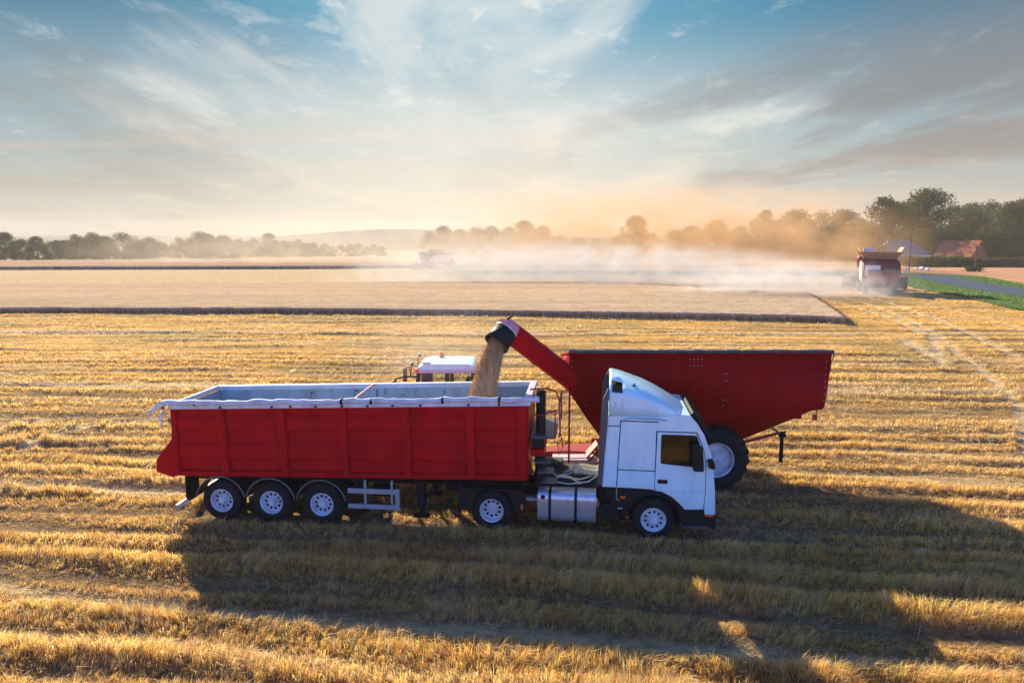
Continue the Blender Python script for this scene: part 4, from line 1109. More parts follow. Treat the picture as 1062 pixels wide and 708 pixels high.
m = MB(); m.tube([(1.38, -.62, 1.6), (1.38, -.62, 2.9), (1.32, -.62, 3.05)], .06, 10); m.build('exhaust', M['galv'], FTR)
m = MB(); m.box(-1.35, -.6, -.12, .12, .5, .62); m.build('hitch', M['frame'], FTR)
for sg in (-1, 1):
    wheel(FTR, (-.1, sg*.98, .98), 'farm_rear', sg > 0); wheel(FTR, (2.9, sg*.92, .72), 'farm_front', sg > 0)
    m = MB(); m.lathe([(1.03, -.33), (1.06, -.33), (1.06, .33), (1.03, .33)], 24, closed=True, a0=R(20), a1=R(150)); m.build('fender', M['combine_red'], FTR, loc=(-.1, sg*.98, .98))
    # beacons on their stalks and the wide mirrors
    m = MB(); m.tube([(1.40, sg*.80, 3.15), (1.52, sg*.86, 3.2), (1.52, sg*.86, 3.42)], .022, 8); be = m.build('beacon_stalk', M['black'], FTR)
    m = MB(); m.lathe([(.05, -.06), (.055, 0), (.05, .06), (.001, .07)], 14); m.build('beacon', M['orange'], be, loc=(1.52, sg*.86, 3.43), rot=(PI/2, 0, 0))
    m = MB(); m.lathe([(.001, -.05), (.05, -.045), (.07, 0), (.05, .05), (.001, .055)], 14); m.build('work_lamp', M['dark_blue'], be, loc=(1.47, sg*.86, 3.56), rot=(0, 0, PI/2))
    m = MB(); m.box(1.28, 1.40, *sorted((sg*.60, sg*.84)), 3.29, 3.40); m.build('indicator', M['orange'], FTR, bevel=.02)
    m = MB(); m.tube([(1.34, sg*.78, 3.17), (1.7, sg*.95, 3.20), (1.95, sg*1.05, 3.14), (1.99, sg*1.05, 2.98)], .028, 8); ma_ = m.build('mirror_arm', M['black'], FTR)
    m = MB(); m.box(1.93, 2.05, sg*1.05-.11, sg*1.05+.11, 2.66, 3.10); m.build('mirror', M['black'], ma_, bevel=.03)
m = MB(); m.lathe([(.085, 0), (.08, .02), (.055, .10), (.03, .15), (.001, .16)], 14); m.build('beacon', M['orange'], rf, loc=(.72, -.55, 3.55), rot=(PI/2, 0, 0))

# ------------------------------------------------------------------ combine harvesters
def combine(label, loc, rz):
    c = thing('combine_harvester', label, 'combine', loc, rz, 'combine harvesters working in the dust')
    # +x forward
    m = MB(); m.prism(rounded([(-3.2, 1.35), (-3.25, 2.3), (-2.6, 3.0), (-1.2, 3.2), (2.2, 3.2), (2.3, 1.2), (-.8, .95)], .12, 4), -1.5, 1.5); m.build('body', M['combine_red'], c, bevel=.05)
    m = MB(); m.prism([(-3.9, 1.15), (-3.55, 2.25), (-3.2, 2.3), (-3.2, 1.0)], -1.1, 1.1); m.build('straw_chopper', M['combine_red'], c, bevel=.05)
    for sg in (-1, 1):
        m = MB(); m.prism(rounded([(-2.7, 1.2), (-2.75, 2.75), (-1.0, 3.0), (1.9, 3.0), (1.9, 1.5), (.2, 1.3)], .15, 4), *sorted((sg*1.51, sg*1.60))); m.build('side_panel', M['combine_white'] if sg > 0 else M['combine_red'], c, bevel=.03)
    m = MB(); m.box(-3.28, -3.24, .1, 1.35, 1.7, 2.7); m.build('rear_panel', M['combine_white'], c)
    m = MB()
    for q in range(7): m.box(-2.95-.03*q, -2.6, -1.2, -.1, 1.62+.14*q, 1.70+.14*q)
    for y in (-1.2, -.65, -.1): m.box(-3.30, -3.255, y-.04, y+.04, 1.6, 2.65)
    m.build('radiator_screen', M['black'], c)
    # open grain tank: four flared panels
    z0, z1 = 3.2, 4.35
    a = [(-1.3, -1.25), (1.7, -1.25), (1.7, 1.25), (-1.3, 1.25)]; b = [(-1.75, -1.85), (2.1, -1.85), (2.1, 1.85), (-1.75, 1.85)]
    for i in range(4):
        j = (i+1) % 4; zz = z1 if i in (0, 2) else z1-.45
        m = MB(); m.add([(a[i][0], a[i][1], z0), (a[j][0], a[j][1], z0), (b[j][0], b[j][1], zz), (b[i][0], b[i][1], zz)], [(0, 1, 2, 3)])
        o = m.build('tank_flap', M['combine_tan'], c, smooth=0); so = o.modifiers.new('solid', 'SOLIDIFY'); so.thickness = .05
    m = MB(); m.box(-1.2, 1.6, -1.2, 1.2, 3.1, 3.5); m.build('grain_load', M['grain'], c)
    m = MB(); m.prism(rounded([(2.35, 1.6), (2.3, 3.55), (4.0, 3.55), (4.25, 3.3), (3.9, 1.6)], .1, 3), -.95, .95); cb = m.build('cab', M['win'], c, bevel=.05)
    m = MB(); m.prism(rounded([(2.1, 3.56), (2.1, 3.80), (4.2, 3.80), (4.4, 3.56)], .08, 3), -1.05, 1.05); m.build('cab_roof', M['combine_white'], cb, bevel=.04)
    m = MB(); m.box(2.0, 2.3, .3, 1.35, 3.3, 4.25); m.build('engine_box', M['combine_white'], c, bevel=.05)
    m = MB(); m.tube([(1.6, 1.7, 3.4), (-3.4, 1.78, 3.3)], .2, 14); m.tube([(1.6, 1.7, 3.4), (1.7, 1.6, 2.4)], .22, 14); m.build('unloading_auger', M['combine_red'], c)
    m = MB(); m.prism([(2.3, 1.0), (2.3, 1.8), (4.6, .95), (4.6, .35)], -.7, .7); m.build('feeder_house', M['combine_red'], c)
    m = MB(); m.prism([(4.55, .2), (4.55, 1.35), (4.75, 1.4), (5.1, .55), (5.9, .18), (5.9, .12)], -2.9, 2.9)
    for sg in (-1, 1): m.prism([(4.5, .15), (4.5, 1.4), (5.3, 1.1), (6.5, .2)], *sorted((sg*2.9, sg*2.98)))
    hd = m.build('header', M['combine_red'], c)
    m = MB()
    for q in range(6):
        t = 2*PI*q/6; m.tube([(5.6+.5*math.cos(t), -2.75, 1.1+.5*math.sin(t)), (5.6+.5*math.cos(t), 2.75, 1.1+.5*math.sin(t))], .035, 6)
    m.tube([(5.6, -2.85, 1.1), (5.6, 2.85, 1.1)], .08, 8); m.build('reel', M['combine_tan'], hd)
    for sg in (-1, 1):
        wheel(c, (1.9, sg*1.3, .95), 'comb_front', sg > 0); wheel(c, (-2.3, sg*1.15, .62), 'comb_rear', sg > 0)
    m = MB(); m.tube([(1.9, -1.2, .95), (1.9, 1.2, .95)], .15); m.tube([(-2.3, -1.1, .62), (-2.3, 1.1, .62)], .1); m.build('axle', M['frame'], c)
    m = MB(); m.box(-3.55, -2.7, -2.0, -1.45, 1.25, 1.33); m.tube([(-3.5, -1.95, 1.3), (-3.5, -1.95, 2.3), (-3.3, -1.6, 2.4)], .03, 6); m.tube([(-3.5, -1.95, 1.3), (-3.5, -1.95, .5)], .03, 6); m.tube([(-3.2, -1.95, 1.3), (-3.2, -1.95, .5)], .03, 6)
    for q in range(3): m.box(-3.5, -3.2, -1.98, -1.92, .55+.25*q, .6+.25*q)
    m.build('ladder', M['dark_blue'], c)
    m = MB(); m.box(-3.58, -3.5, -2.15, -1.85, 2.3, 2.55); m.build('warning_plate', M['rim_white'], c)
    return c
combine('red and cream combine driving away in dust, its grain tank flaps open', (40.2, 75.2, 2.0), R(66)).scale = (1.14, 1.14, 1.14)
combine('faint grey combine seen side on through the dust in the distance', (-16.8, 156, 2.0), R(184))

# ------------------------------------------------------------------ standing crops
def polyline(pts, t):
    P = np.array(pts, float); d = np.concatenate([[0], np.cumsum(np.hypot(*np.diff(P, axis=0).T))]); t = np.asarray(t)*d[-1]
    return np.interp(t, d, P[:, 0]), np.interp(t, d, P[:, 1])
def crop_block(name, label, nearl, farl, h, nu, nv, ntop, nedge, w, colr):
    """dense stand: a lumpy body with fine ears on top and whole stalks along its cut edges"""
    u = np.linspace(0, 1, nu); v = np.linspace(0, 1, nv)**1.4
    nx, ny = polyline(nearl, u); fx, fy = polyline(farl, u)
    wob = .35*(fbm(u*60, u*0, 71, 3)-.5)
    ny = ny+wob
    X = nx[None]*(1-v[:, None])+fx[None]*v[:, None]; Y = ny[None]*(1-v[:, None])+fy[None]*v[:, None]
    x = X.ravel(); y = Y.ravel()
    z = terrain(x, y)+h*(.80+.18*fbm(x*1.1, y*1.6, 72, 3)+.10*RNG.uniform(0, 1, len(x)))
    idx = np.arange(nu*nv).reshape(nv, nu)
    F = [np.stack([idx[:-1, :-1], idx[:-1, 1:], idx[1:, 1:], idx[1:, :-1]], -1).reshape(-1, 4)]
    ring = np.concatenate([idx[0], idx[1:, -1], idx[-1, ::-1][1:], idx[::-1, 0][1:-1]])
    nb = len(x); lowz = terrain(x[ring], y[ring])-.05
    V = np.concatenate([np.stack([x, y, z], 1), np.stack([x[ring], y[ring], lowz], 1)])
    m_ = len(ring); i = np.arange(m_); j = (i+1) % m_
    F.append(np.stack([ring[i], nb+i, nb+j, ring[j]], -1)); F = np.concatenate(F)
    def shade(x, y): return (np.array(colr)[None]*(.80+.42*fbm(x*.04, y*1.1, 33, 4))[:, None]*(.9+.2*fbm(x*.9, y*.9, 34, 2))[:, None])
    C = shade(V[:, 0], V[:, 1])
    tu = RNG.uniform(0, 1, ntop); tv = RNG.uniform(0, 1, ntop)
    ax_, ay_ = polyline(nearl, tu); bx_, by_ = polyline(farl, tu)
    sx_ = ax_*(1-tv)+bx_*tv; sy_ = ay_*(1-tv)+by_*tv; k = np.abs(sx_) < .8*sy_+4; sx_, sy_ = sx_[k], sy_[k]
    n1 = len(sx_)
    L = float(np.hypot(*np.diff(np.array(nearl), axis=0).T).sum()); ne = int(L*nedge); te = RNG.uniform(0, 1, ne)
    ex, ey = polyline(nearl, te); ey = ey+.35*(fbm(te*60, te*0, 71, 3)-.5)+RNG.normal(.05, .16, ne)
    tr_ = RNG.uniform(0, 1, ne//4); rx = nearl[-1][0]*(1-tr_)+farl[-1][0]*tr_+RNG.normal(0, .2, len(tr_)); ry = nearl[-1][1]*(1-tr_)+farl[-1][1]*tr_
    x2 = np.concatenate([sx_, ex, rx]); y2 = np.concatenate([sy_, ey, ry]); n2 = len(x2); full = np.arange(n2) >= n1
    base = terrain(x2, y2)+np.where(full, 0, h*.84); ln = np.where(full, h*RNG.uniform(.78, 1.10, n2), h*RNG.uniform(.08, .26, n2))
    a = RNG.uniform(0, 2*PI, n2); la = RNG.uniform(.0, .35, n2); lean = np.stack([np.cos(a)*la, np.sin(a)*la, np.zeros(n2)], 1)
    col = shade(x2, y2)*RNG.uniform(.75, 1.2, (n2, 1))*np.where(full[:, None], np.array([[.62, .46, .33]]), 1.0)  # edge stalks darkened: shade of the cut face put into their colour
    sm = stalks('tmp', '', np.stack([x2, y2, base], 1), lean, ln, w*RNG.uniform(.7, 1.3, n2), col)
    sv = np.empty(len(sm.vertices)*3); sm.vertices.foreach_get('co', sv); sv = sv.reshape(-1, 3)
    sl = np.empty(len(sm.loops), int); sm.loops.foreach_get('vertex_index', sl)
    sc = np.empty(len(sm.vertices)*4); sm.color_attributes['col'].data.foreach_get('color', sc); sc = sc.reshape(-1, 4)[:, :3]
    bpy.data.meshes.remove(sm)
    me = np_mesh(name, np.concatenate([V, sv]), np.concatenate([F.ravel(), sl+len(V)]), np.concatenate([np.full(len(F), 4), np.tile([4, 3], n2)]), M['crop'], np.clip(np.concatenate([C, sc]), 0, 1))
    tag(link(bpy.data.objects.new(name, me)), label, 'wheat', kind='stuff')
M['crop'] = straw_mat('ripe_wheat', .22, 0.0)
crop_block('standing_wheat', 'strip of uncut pinkish wheat with a dark front edge across the field',
    [(-85, 56.6), (-42.4, 56.4), (-18.5, 56.3), (5.3, 54.4), (22.3, 52.6), (25.3, 51.6)], [(-95, 84), (-40, 89), (0, 89.5), (9, 88), (20, 78), (29.6, 68.8)], .52, 620, 110, 70000, 130, .030, (.60, .44, .275))
crop_block('distant_wheat', 'far strip of uncut wheat below the treeline',
    [(-150, 147), (-109, 147), (-60, 151), (-40, 153), (-20, 160), (30, 166), (55, 166.5)], [(-175, 205), (-120, 225), (-60, 240), (-20, 240), (20, 225), (50, 205), (68, 190)], .75, 400, 40, 9000, 25, .07, (.50, .35, .23))

# ------------------------------------------------------------------ stubble
for cx, cy, a, hx, hy in ((-6.10, 18.12, -6, 2.2, 1.27), (-.36, 17.56, -7.5, .6, 1.25), (3.55, 17.05, -7.5, .45, 1.25), (5.92, 19.45, 0, .5, .45), (5.92, 22.35, 0, .5, .45), (-1.5, 21.2, 0, 1, 1.4)):
    KEEP.append((cx, cy, R(a), hx, hy))
def build_stubble():
    parts = [stubble(8.6, 15, 30000, 11, .0075, .225, .035), stubble(15, 25, 42000, 9, .010, .21, .045), stubble(25, 42, 38000, 7, .018, .18, .07), stubble(42, 80, 36000, 5, .030, .14, .12),
             loose(8.6, 24, 60000, .30, .010), loose(24, 56, 70000, .40, .022)]
    P = [np.concatenate([p[i] for p in parts]) for i in range(5)]
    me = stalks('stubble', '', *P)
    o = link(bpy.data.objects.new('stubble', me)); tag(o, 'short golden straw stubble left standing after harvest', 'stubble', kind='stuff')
build_stubble()

# ------------------------------------------------------------------ road and verges
ROAD = [(49, 40), (52, 60), (55.3, 74), (61.5, 94), (68.5, 110), (71, 116), (69.5, 121), (64, 124.5), (56, 127), (44, 130), (30, 131.5), (10, 132.5), (-10, 133)]
def smooth_line(pts, n=8):
    out = []
    P = [Vector(p) for p in pts]
    for i in range(len(P)-1):
        p0 = P[max(i-1, 0)]; p1 = P[i]; p2 = P[i+1]; p3 = P[min(i+2, len(P)-1)]
        for k in range(n):
            t = k/n
            out.append(.5*((2*p1)+(-p0+p2)*t+(2*p0-5*p1+4*p2-p3)*t*t+(-p0+3*p1-3*p2+p3)*t**3))
    out.append(P[-1]); return out
def ribbon(name, label, pts, offs, dz, mat, kind='structure', rough=0.0):
    L = smooth_line(pts); m = MB(); k = len(offs); vs = []
    for i, p in enumerate(L):
        d = (L[min(i+1, len(L)-1)]-L[max(i-1, 0)]).normalized(); nrm = Vector((-d.y, d.x))
        for o_ in offs:
            q = p+nrm*(o_+(random.uniform(-rough, rough))); vs.append((q.x, q.y, tz(q.x, q.y)+dz))
    fs = [(i*k+j, i*k+j+1, (i+1)*k+j+1, (i+1)*k+j) for i in range(len(L)-1) for j in range(k-1)]
    m.add(vs, fs); o = m.build(name, mat, None, smooth=60); tag(o, label, kind=kind); return o
ribbon('grass_verge', 'bright green grass strip either side of the lane', ROAD, [-7, -4, 0, 4, 8.5], .10, M['verge'], rough=.5)
ribbon('road', 'narrow blue-grey tarmac lane bending behind the combine', ROAD, [-3.0, 0, 3.0], .13, M['asphalt'])
m = MB(); vs = [(66, 70), (90, 70), (170, 150), (170, 190), (88, 190), (80, 150), (74, 112)]
m.add([(x, y, tz(x, y)+.05) for x, y in vs], [tuple(range(len(vs)))]); tag(m.build('dry_meadow', M['rough_grass'], None, smooth=0), 'brown dry meadow between the lane and the houses', kind='structure')
def verge_grass():
    L = smooth_line(ROAD, 30); pts = []
    for i in range(len(L)-1):
        d = (L[i+1]-L[i]); ln = d.length; d.normalize(); nrm = Vector((-d.y, d.x))
        for q in range(int(ln*160)):
            o_ = random.choice((random.uniform(3.1, 8.8), random.uniform(-7.2, -3.1))); p = L[i]+d*random.uniform(0, ln)+nrm*o_
            pts.append((p.x, p.y))
    a = np.array(pts); n = len(a); g = RNG.uniform(0, 2*PI, n); la = RNG.uniform(.1, .5, n)
    P = np.stack([a[:, 0], a[:, 1], terrain(a[:, 0], a[:, 1])+.08], 1)
    col = np.array((.075, .16, .02))[None]*RNG.uniform(.6, 1.5, (n, 1))*(1+RNG.normal(0, .1, (n, 3)))
    me = stalks('roadside_grass', '', P, np.stack([np.cos(g)*la, np.sin(g)*la, g*0], 1), RNG.uniform(.08, .26, n), RNG.uniform(.03, .07, n), np.clip(col, .01, 1))
    tag(link(bpy.data.objects.new('roadside_grass', me)), 'tall green grass growing along the lane', 'grass', kind='stuff')
verge_grass()

# ------------------------------------------------------------------ trees
def make_tree(seed, h, wid, trunk_h, ncl, nleaf, leaf, tint, squash=.8, tiers=None):
    """returns (trunk mesh, crown mesh): tapered trunk with limbs and a crown of leaf-sized faces"""
    rnd = random.Random(seed); rng = np.random.default_rng(seed)
    t = MB()
    top = Vector((rnd.uniform(-.04, .04)*h, rnd.uniform(-.04, .04)*h, h*.72))
    tr = h*.022
    t.tube([(0, 0, -.3), (0, 0, trunk_h*.5), (top.x*.4, top.y*.4, trunk_h*1.1), (top.x, top.y, top.z)], [tr*1.5, tr*1.1, tr*.8, tr*.15], 8)
    cl = []
    for i in range(ncl):
        u = rnd.uniform(0, 1); a = rnd.uniform(0, 2*PI)
        z = trunk_h*.8+(h-trunk_h*.8)*(u**.85)
        k = (z-trunk_h*.8)/(h-trunk_h*.8)
        prof = math.sin(PI*min(1, .14+.86*k)**.9)**.6
        rr = wid/2*prof*rnd.uniform(.35, 1.05)
        c = Vector((rr*math.cos(a)+top.x*k, rr*math.sin(a)+top.y*k, z)); s = wid*rnd.uniform(.09, .19)
        cl.append((c, s))
        if i % 3 == 0:
            z0 = max(trunk_h*.6, min(z-.15*h, top.z*.9)); f = z0/top.z
            b = Vector((top.x*f, top.y*f, z0)); mid = (b+c)/2+Vector((0, 0, -.02*h))
            t.tube([b, mid, c], [tr*.42, tr*.28, tr*.08], 5)
    P = []; S = []; C = []
    base = np.array(tint)
    for c, s in cl:
        n = int(nleaf*(s/(wid*.14))**2)
        d = rng.normal(0, 1, (n, 3)); d /= np.linalg.norm(d, axis=1, keepdims=True); r_ = rng.uniform(0, 1, (n, 1))**.45
        q = np.array(c)[None]+d*r_*s*np.array([[1.1, 1.1, squash]])
        P.append(q); S.append(rng.uniform(.6, 1.3, n)*leaf)
        C.append(base[None]*rng.uniform(.75, 1.3)*rng.uniform(.8, 1.2, (n, 1))*np.array([[rng.uniform(.9, 1.15), 1, rng.uniform(.8, 1.1)]]))
    P = np.concatenate(P); S = np.concatenate(S)[:, None]; C = np.concatenate(C); n = len(P)
    u = rng.normal(0, 1, (n, 3)); u /= np.linalg.norm(u, axis=1, keepdims=True); w = np.cross(u, rng.normal(0, 1, (n, 3))); w /= np.linalg.norm(w, axis=1, keepdims=True)
    v = np.stack([P-u*S*.5, P+w*S*.35, P+u*S*.5, P-w*S*.35], 1).reshape(-1, 3)
    cm = np_mesh('crown', v, np.arange(4*n), np.full(n, 4), M['leaf'], np.repeat(np.clip(C, .01, 1), 4, axis=0))
    tm = t.mesh('trunk', 60); tm.materials.append(M['bark'])
    return tm, cm
OAK = (.080, .090, .028); DARKG = (.052, .068, .024); OLV = (.11, .105, .034)
TV = [make_tree(1, 20, 19, 3.0, 84, 100, .62, OAK), make_tree(2, 20, 15, 2.6, 72, 100, .60, DARKG), make_tree(3, 16, 13, 2.4, 60, 100, .52, OLV), make_tree(4, 18, 20, 3.0, 86, 95, .62, DARKG),
      make_tree(5, 12, 13, .6, 62, 95, .46, OAK), make_tree(6, 17, 11, 2, 54, 95, .50, OLV), make_tree(7, 11, 16, .4, 66, 95, .46, DARKG), make_tree(8, 20, 17, 4.0, 54, 80, .56, OAK)]
TH = [20, 20, 16, 18, 12, 17, 11, 20]
def tree(v, x, y, h, label, group=None, name='tree', sx=1.0, z=None):
    s = h/TH[v]*.90
    o = thing(name, label, 'tree', (x, y, tz(x, y) if z is None else z), random.uniform(0, 6.28), group)
    o.scale = (s*sx, s*sx, s)
    for nm, me in zip(('trunk', 'crown'), TV[v]):
        link(bpy.data.objects.new(nm, me), o)
    return o
def px2(px, Y):   # sideways position of something seen at a given picture column and distance
    return (px-531)/708*(Y*.99)
# right-hand wood behind the houses: (picture column, distance, height, variant, label)
for px, Y, h, v, lab in (
    (912, 205, 20.5, 1, 'tall narrow dark tree at the left end of the farm wood'),
    (957, 212, 23.0, 0, 'widest and tallest round-topped tree above the grey roof'),
    (938, 226, 19.5, 3, 'dark tree filling the gap between the two tallest trees'),
    (985, 224, 19.0, 7, 'thin-crowned tree right of the tallest round tree'),
    (1003, 232, 20.5, 2, 'olive open-crowned tree behind the orange roof'),
    (1026, 222, 20.0, 7, 'airy tree over the right end of the orange roof'),
    (1044, 205, 18.5, 0, 'dense dark green tree at the right edge of the photo'),
    (1056, 226, 21.5, 2, 'ragged tall tree in the right corner behind the dense one'),
    (1075, 215, 20.0, 1, 'dark tree cut by the right edge of the photo'),
    (899, 196, 11.0, 4, 'yellow-green bushy tree behind the combine'),
    (976, 196, 10.0, 4, 'low brownish tree in front of the grey-roofed house'),
    (1024, 192, 8.5, 6, 'broad low bush right of the orange-roofed house'),
    (1048, 188, 9.5, 6, 'broad low bush near the right edge beside the meadow')):
    tree(v, px2(px, Y), Y, h, lab, 'trees of the farm wood')
# middle wood right of the dust
for px, Y, h, v, lab in (
    (658, 262, 17.0, 0, 'broad lone round tree standing in the orange dust'), (672, 255, 10.0, 6, 'low spreading bush right under the lone round tree'), (640, 270, 9.0, 4, 'small faded bush left of the lone round tree'),
    (716, 280, 13.5, 3, 'low broad tree at the left end of the middle wood'), (742, 268, 16.0, 2, 'open-crowned tree on the left of the middle wood'), (768, 276, 13.0, 4, 'low bushy tree in the dip of the middle wood'),
    (795, 256, 19.0, 1, 'dark upright tree rising at the middle of the wood'), (822, 262, 19.0, 3, 'wide dark tree in the thick of the middle wood'), (850, 258, 18.5, 7, 'airy dark tree right of the wide one in the middle wood'),
    (872, 256, 19.0, 0, 'round dark tree at the right end of the middle wood'), (890, 268, 17.0, 2, 'half hidden tree between the middle wood and the farm wood'), (806, 280, 15.0, 4, 'bushy tree filling under the dark upright tree'), (838, 282, 15.5, 4, 'bushy tree filling between the dark middle trees'), (862, 280, 14.0, 6, 'spreading bush under the round dark tree'), (755, 285, 11.0, 6, 'spreading bush in the dip of the middle wood')):
    tree(v, px2(px, Y), Y, h, lab, 'trees of the middle wood')
for i, px in enumerate((893, 908, 922, 935, 950, 964, 979, 992, 1008, 1022, 1038, 1054, 1068)):
    tree((6, 4)[i % 2], px2(px, 236), 236+random.uniform(-5, 5), random.uniform(10, 14), 'bushy undergrowth tree deep between the trunks of the farm wood', 'undergrowth of the farm wood')
for i, px in enumerate((700, 722, 745, 770, 790, 812, 828, 846, 864, 880)):
    tree((6, 4)[i % 2], px2(px, 292), 292+random.uniform(-5, 5), random.uniform(9, 12), 'bushy undergrowth tree between the trunks of the middle wood', 'undergrowth of the middle wood')
G_C = 'faded trees behind the far combine'
for i, (px, Y, h, v) in enumerate(((446, 300, 11.5, 4), (461, 296, 14.0, 0), (478, 305, 12.5, 3), (495, 300, 13.0, 6), (510, 298, 14.5, 2), (528, 304, 13.5, 3), (545, 300, 16.5, 0), (562, 304, 14.0, 3), (580, 310, 10.0, 4), (600, 312, 9.0, 6), (618, 312, 8.5, 4))):
    tree(v, px2(px, Y), Y, h, 'pale faded tree of the row seen through dust behind the far combine', G_C)
# left treeline, nearer and darker at the left edge
G_L = 'low treeline along the left horizon'
x_ = -14
i = 0
USED = set()
while x_ < 400:
    Y = 232+x_*.30+random.uniform(-8, 14)
    h = {0: 8.0, 1: 6.4, 2: 8.8, 3: 7.2}[i % 4]+random.uniform(-1.4, 1.6)
    lab = 'low bushy tree of the continuous left treeline'
    for key, lo, hi, dh, tl in (('a', -2, 12, 1.5, 'dark tree cut by the left edge of the photo'), ('b', 206, 240, 3.2, 'taller round tree rising above the left treeline'), ('c', 276, 300, 3.0, 'pale taller tree at the hazy right end of the left treeline')):
        if lo < x_ < hi:
            h += dh
            if key not in USED: USED.add(key); lab = tl
            else: h -= dh*.6
    if x_ > 310: h -= 1.5
    tree((4, 6, 3, 0, 6, 4, 2)[i % 7], px2(x_, Y), Y, h, lab, G_L)
    x_ += random.uniform(6, 9.5); i += 1

# hedge by the houses, shrub at the pole
def hedge(name, label, x0, y0, x1, y1, h, d, n, tint, leaf=.35):
    rng = np.random.default_rng(int(abs(x0)*10)); t = rng.uniform(0, 1, n)
    hh = h*(.7+.5*fbm(t*18, t*0, 3, 3)); a = rng.normal(0, d*.35, n)
    P = np.stack([x0+(x1-x0)*t+rng.normal(0, .3, n), y0+(y1-y0)*t+a, tz(x0, y0)+hh*rng.uniform(0, 1, n)**.7], 1)
    u = rng.normal(0, 1, (n, 3)); u /= np.linalg.norm(u, axis=1, keepdims=True); w = np.cross(u, rng.normal(0, 1, (n, 3))); w /= np.linalg.norm(w, axis=1, keepdims=True)
    S = (rng.uniform(.6, 1.3, n)*leaf)[:, None]
    v = np.stack([P-u*S*.5, P+w*S*.35, P+u*S*.5, P-w*S*.35], 1).reshape(-1, 3)
    C = np.array(tint)[None]*rng.uniform(.6, 1.4, (n, 1))*(.7+.6*fbm(t*30, t*0+3, 9, 2))[:, None]
    me = np_mesh(name, v, np.arange(4*n), np.full(n, 4), M['leaf'], np.repeat(np.clip(C, .01, 1), 4, axis=0))
    return tag(link(bpy.data.objects.new(name, me)), label, 'hedge' if name == 'hedge' else 'shrub')
hedge('hedge', 'dark green garden hedge in front of the two houses', px2(940, 168), 168, px2(1006, 166), 166, 2.6, 2.5, 5200, (.05, .10, .022), .5)
hedge('hedge', 'low dry brown hedge right of the orange-roofed house', px2(1008, 166), 166, px2(1068, 164), 164, 2.4, 2.5, 4200, (.10, .085, .03), .5)
hedge('shrub', 'small dark shrub at the foot of the wooden pole', px2(1006, 136), 136, px2(1020, 136), 136, 1.1, 1.2, 500, (.04, .07, .02), .35)

# ------------------------------------------------------------------ houses
def house(label, x, y, rz, w, d, hw, hr, roofm, wallm, chim=True, hip=0.0, wins=3):
    o = thing('farmhouse', label, 'house', (x, y, tz(x, y)), rz)
    m = MB(); m.box(-w/2, w/2, -d/2, d/2, -.2, hw)
    m.add([(-w/2+hip*.0, -d/2, hw), (-w/2, d/2, hw), (-w/2+hip, 0, hw+hr-.1)], [(0, 1, 2)]); m.add([(w/2, -d/2, hw), (w/2, d/2, hw), (w/2-hip, 0, hw+hr-.1)], [(0, 1, 2)])
    m.build('wall', wallm, o)
    e = .45; m = MB(); s = hr/(d/2)
    A = [(-w/2-e, -d/2-e, hw-e*s), (w/2+e, -d/2-e, hw-e*s), (w/2+e-hip, 0, hw+hr), (-w/2-e+hip, 0, hw+hr)]
    B = [(x_, -y_, z_) for x_, y_, z_ in A]
    m.add(A, [(0, 1, 2, 3)]); m.add(B, [(0, 1, 2, 3)])
    if hip:
        m.add([A[0], A[3], B[0]], [(0, 1, 2)]); m.add([A[1], A[2], B[1]], [(0, 1, 2)])
    r = m.build('roof', roofm, o, smooth=0); so = r.modifiers.new('solid', 'SOLIDIFY'); so.thickness = .15; so.offset = 1
    if chim:
        m = MB(); m.box(-w*.22-.35, -w*.22+.35, -.35, .35, hw+hr-.6, hw+hr+1.1); m.box(-w*.22-.42, -w*.22+.42, -.42, .42, hw+hr+1.1, hw+hr+1.25); m.build('chimney', M['brick'], r)
    m = MB(); m.obox((-w/2-e, -d/2-e-.06, hw-e*s+.02), (w/2+e, -d/2-e-.06, hw-e*s+.02), .12, .16); m.build('gutter', M['rim_white'], r)
    for k in range(wins):
        xx = -w/2+w*(k+.5)/wins
        m = MB(); m.box(xx-.6, xx+.6, -d/2-.02, -d/2+.1, 1.0, 2.3); wn = m.build('window', M['win'], o)
        m = MB()
        for a, b, c, e_ in ((-.68, -.6, .92, 2.38), (.6, .68, .92, 2.38), (-.6, .6, .92, 1.0), (-.6, .6, 2.3, 2.38), (-.03, .03, 1.0, 2.3)): m.box(xx+a, xx+b, -d/2-.05, -d/2-.003, c, e_)
        m.build('frame', M['rim_white'], wn)
    m = MB(); m.box(-w/2+w*.5/wins+.9, -w/2+w*.5/wins+1.9, -d/2-.03, -d/2+.1, 0, 2.1); m.build('door', M['wood'], o)
    return o
house('brick farmhouse with a steep orange tiled roof among the trees', px2(997, 184), 184, R(-62), 9.0, 7, 2.6, 3.8, M['roof_orange'], M['brick'], False, 0, 3)
house('long pale farmhouse with a low grey hipped roof behind the combine', px2(932, 196), 196, R(4), 12.5, 9, 3.0, 3.6, M['roof_grey'], M['render'], True, 3.6, 4)
m = MB(); o = thing('barn', 'small lean-to barn with a pale eave beside the grey roof', 'barn', (px2(953, 187), 187, 2), R(3))
m.box(-3.0, 3.0, -2, 2, -.2, 2.2); m.build('wall', M['brick'], o); m = MB(); m.prism([(-3.4, 2.25), (-3.4, 2.45), (3.4, 2.45), (3.4, 2.25)], -2.5, 2.4); m.build('roof', M['combine_white'], o)

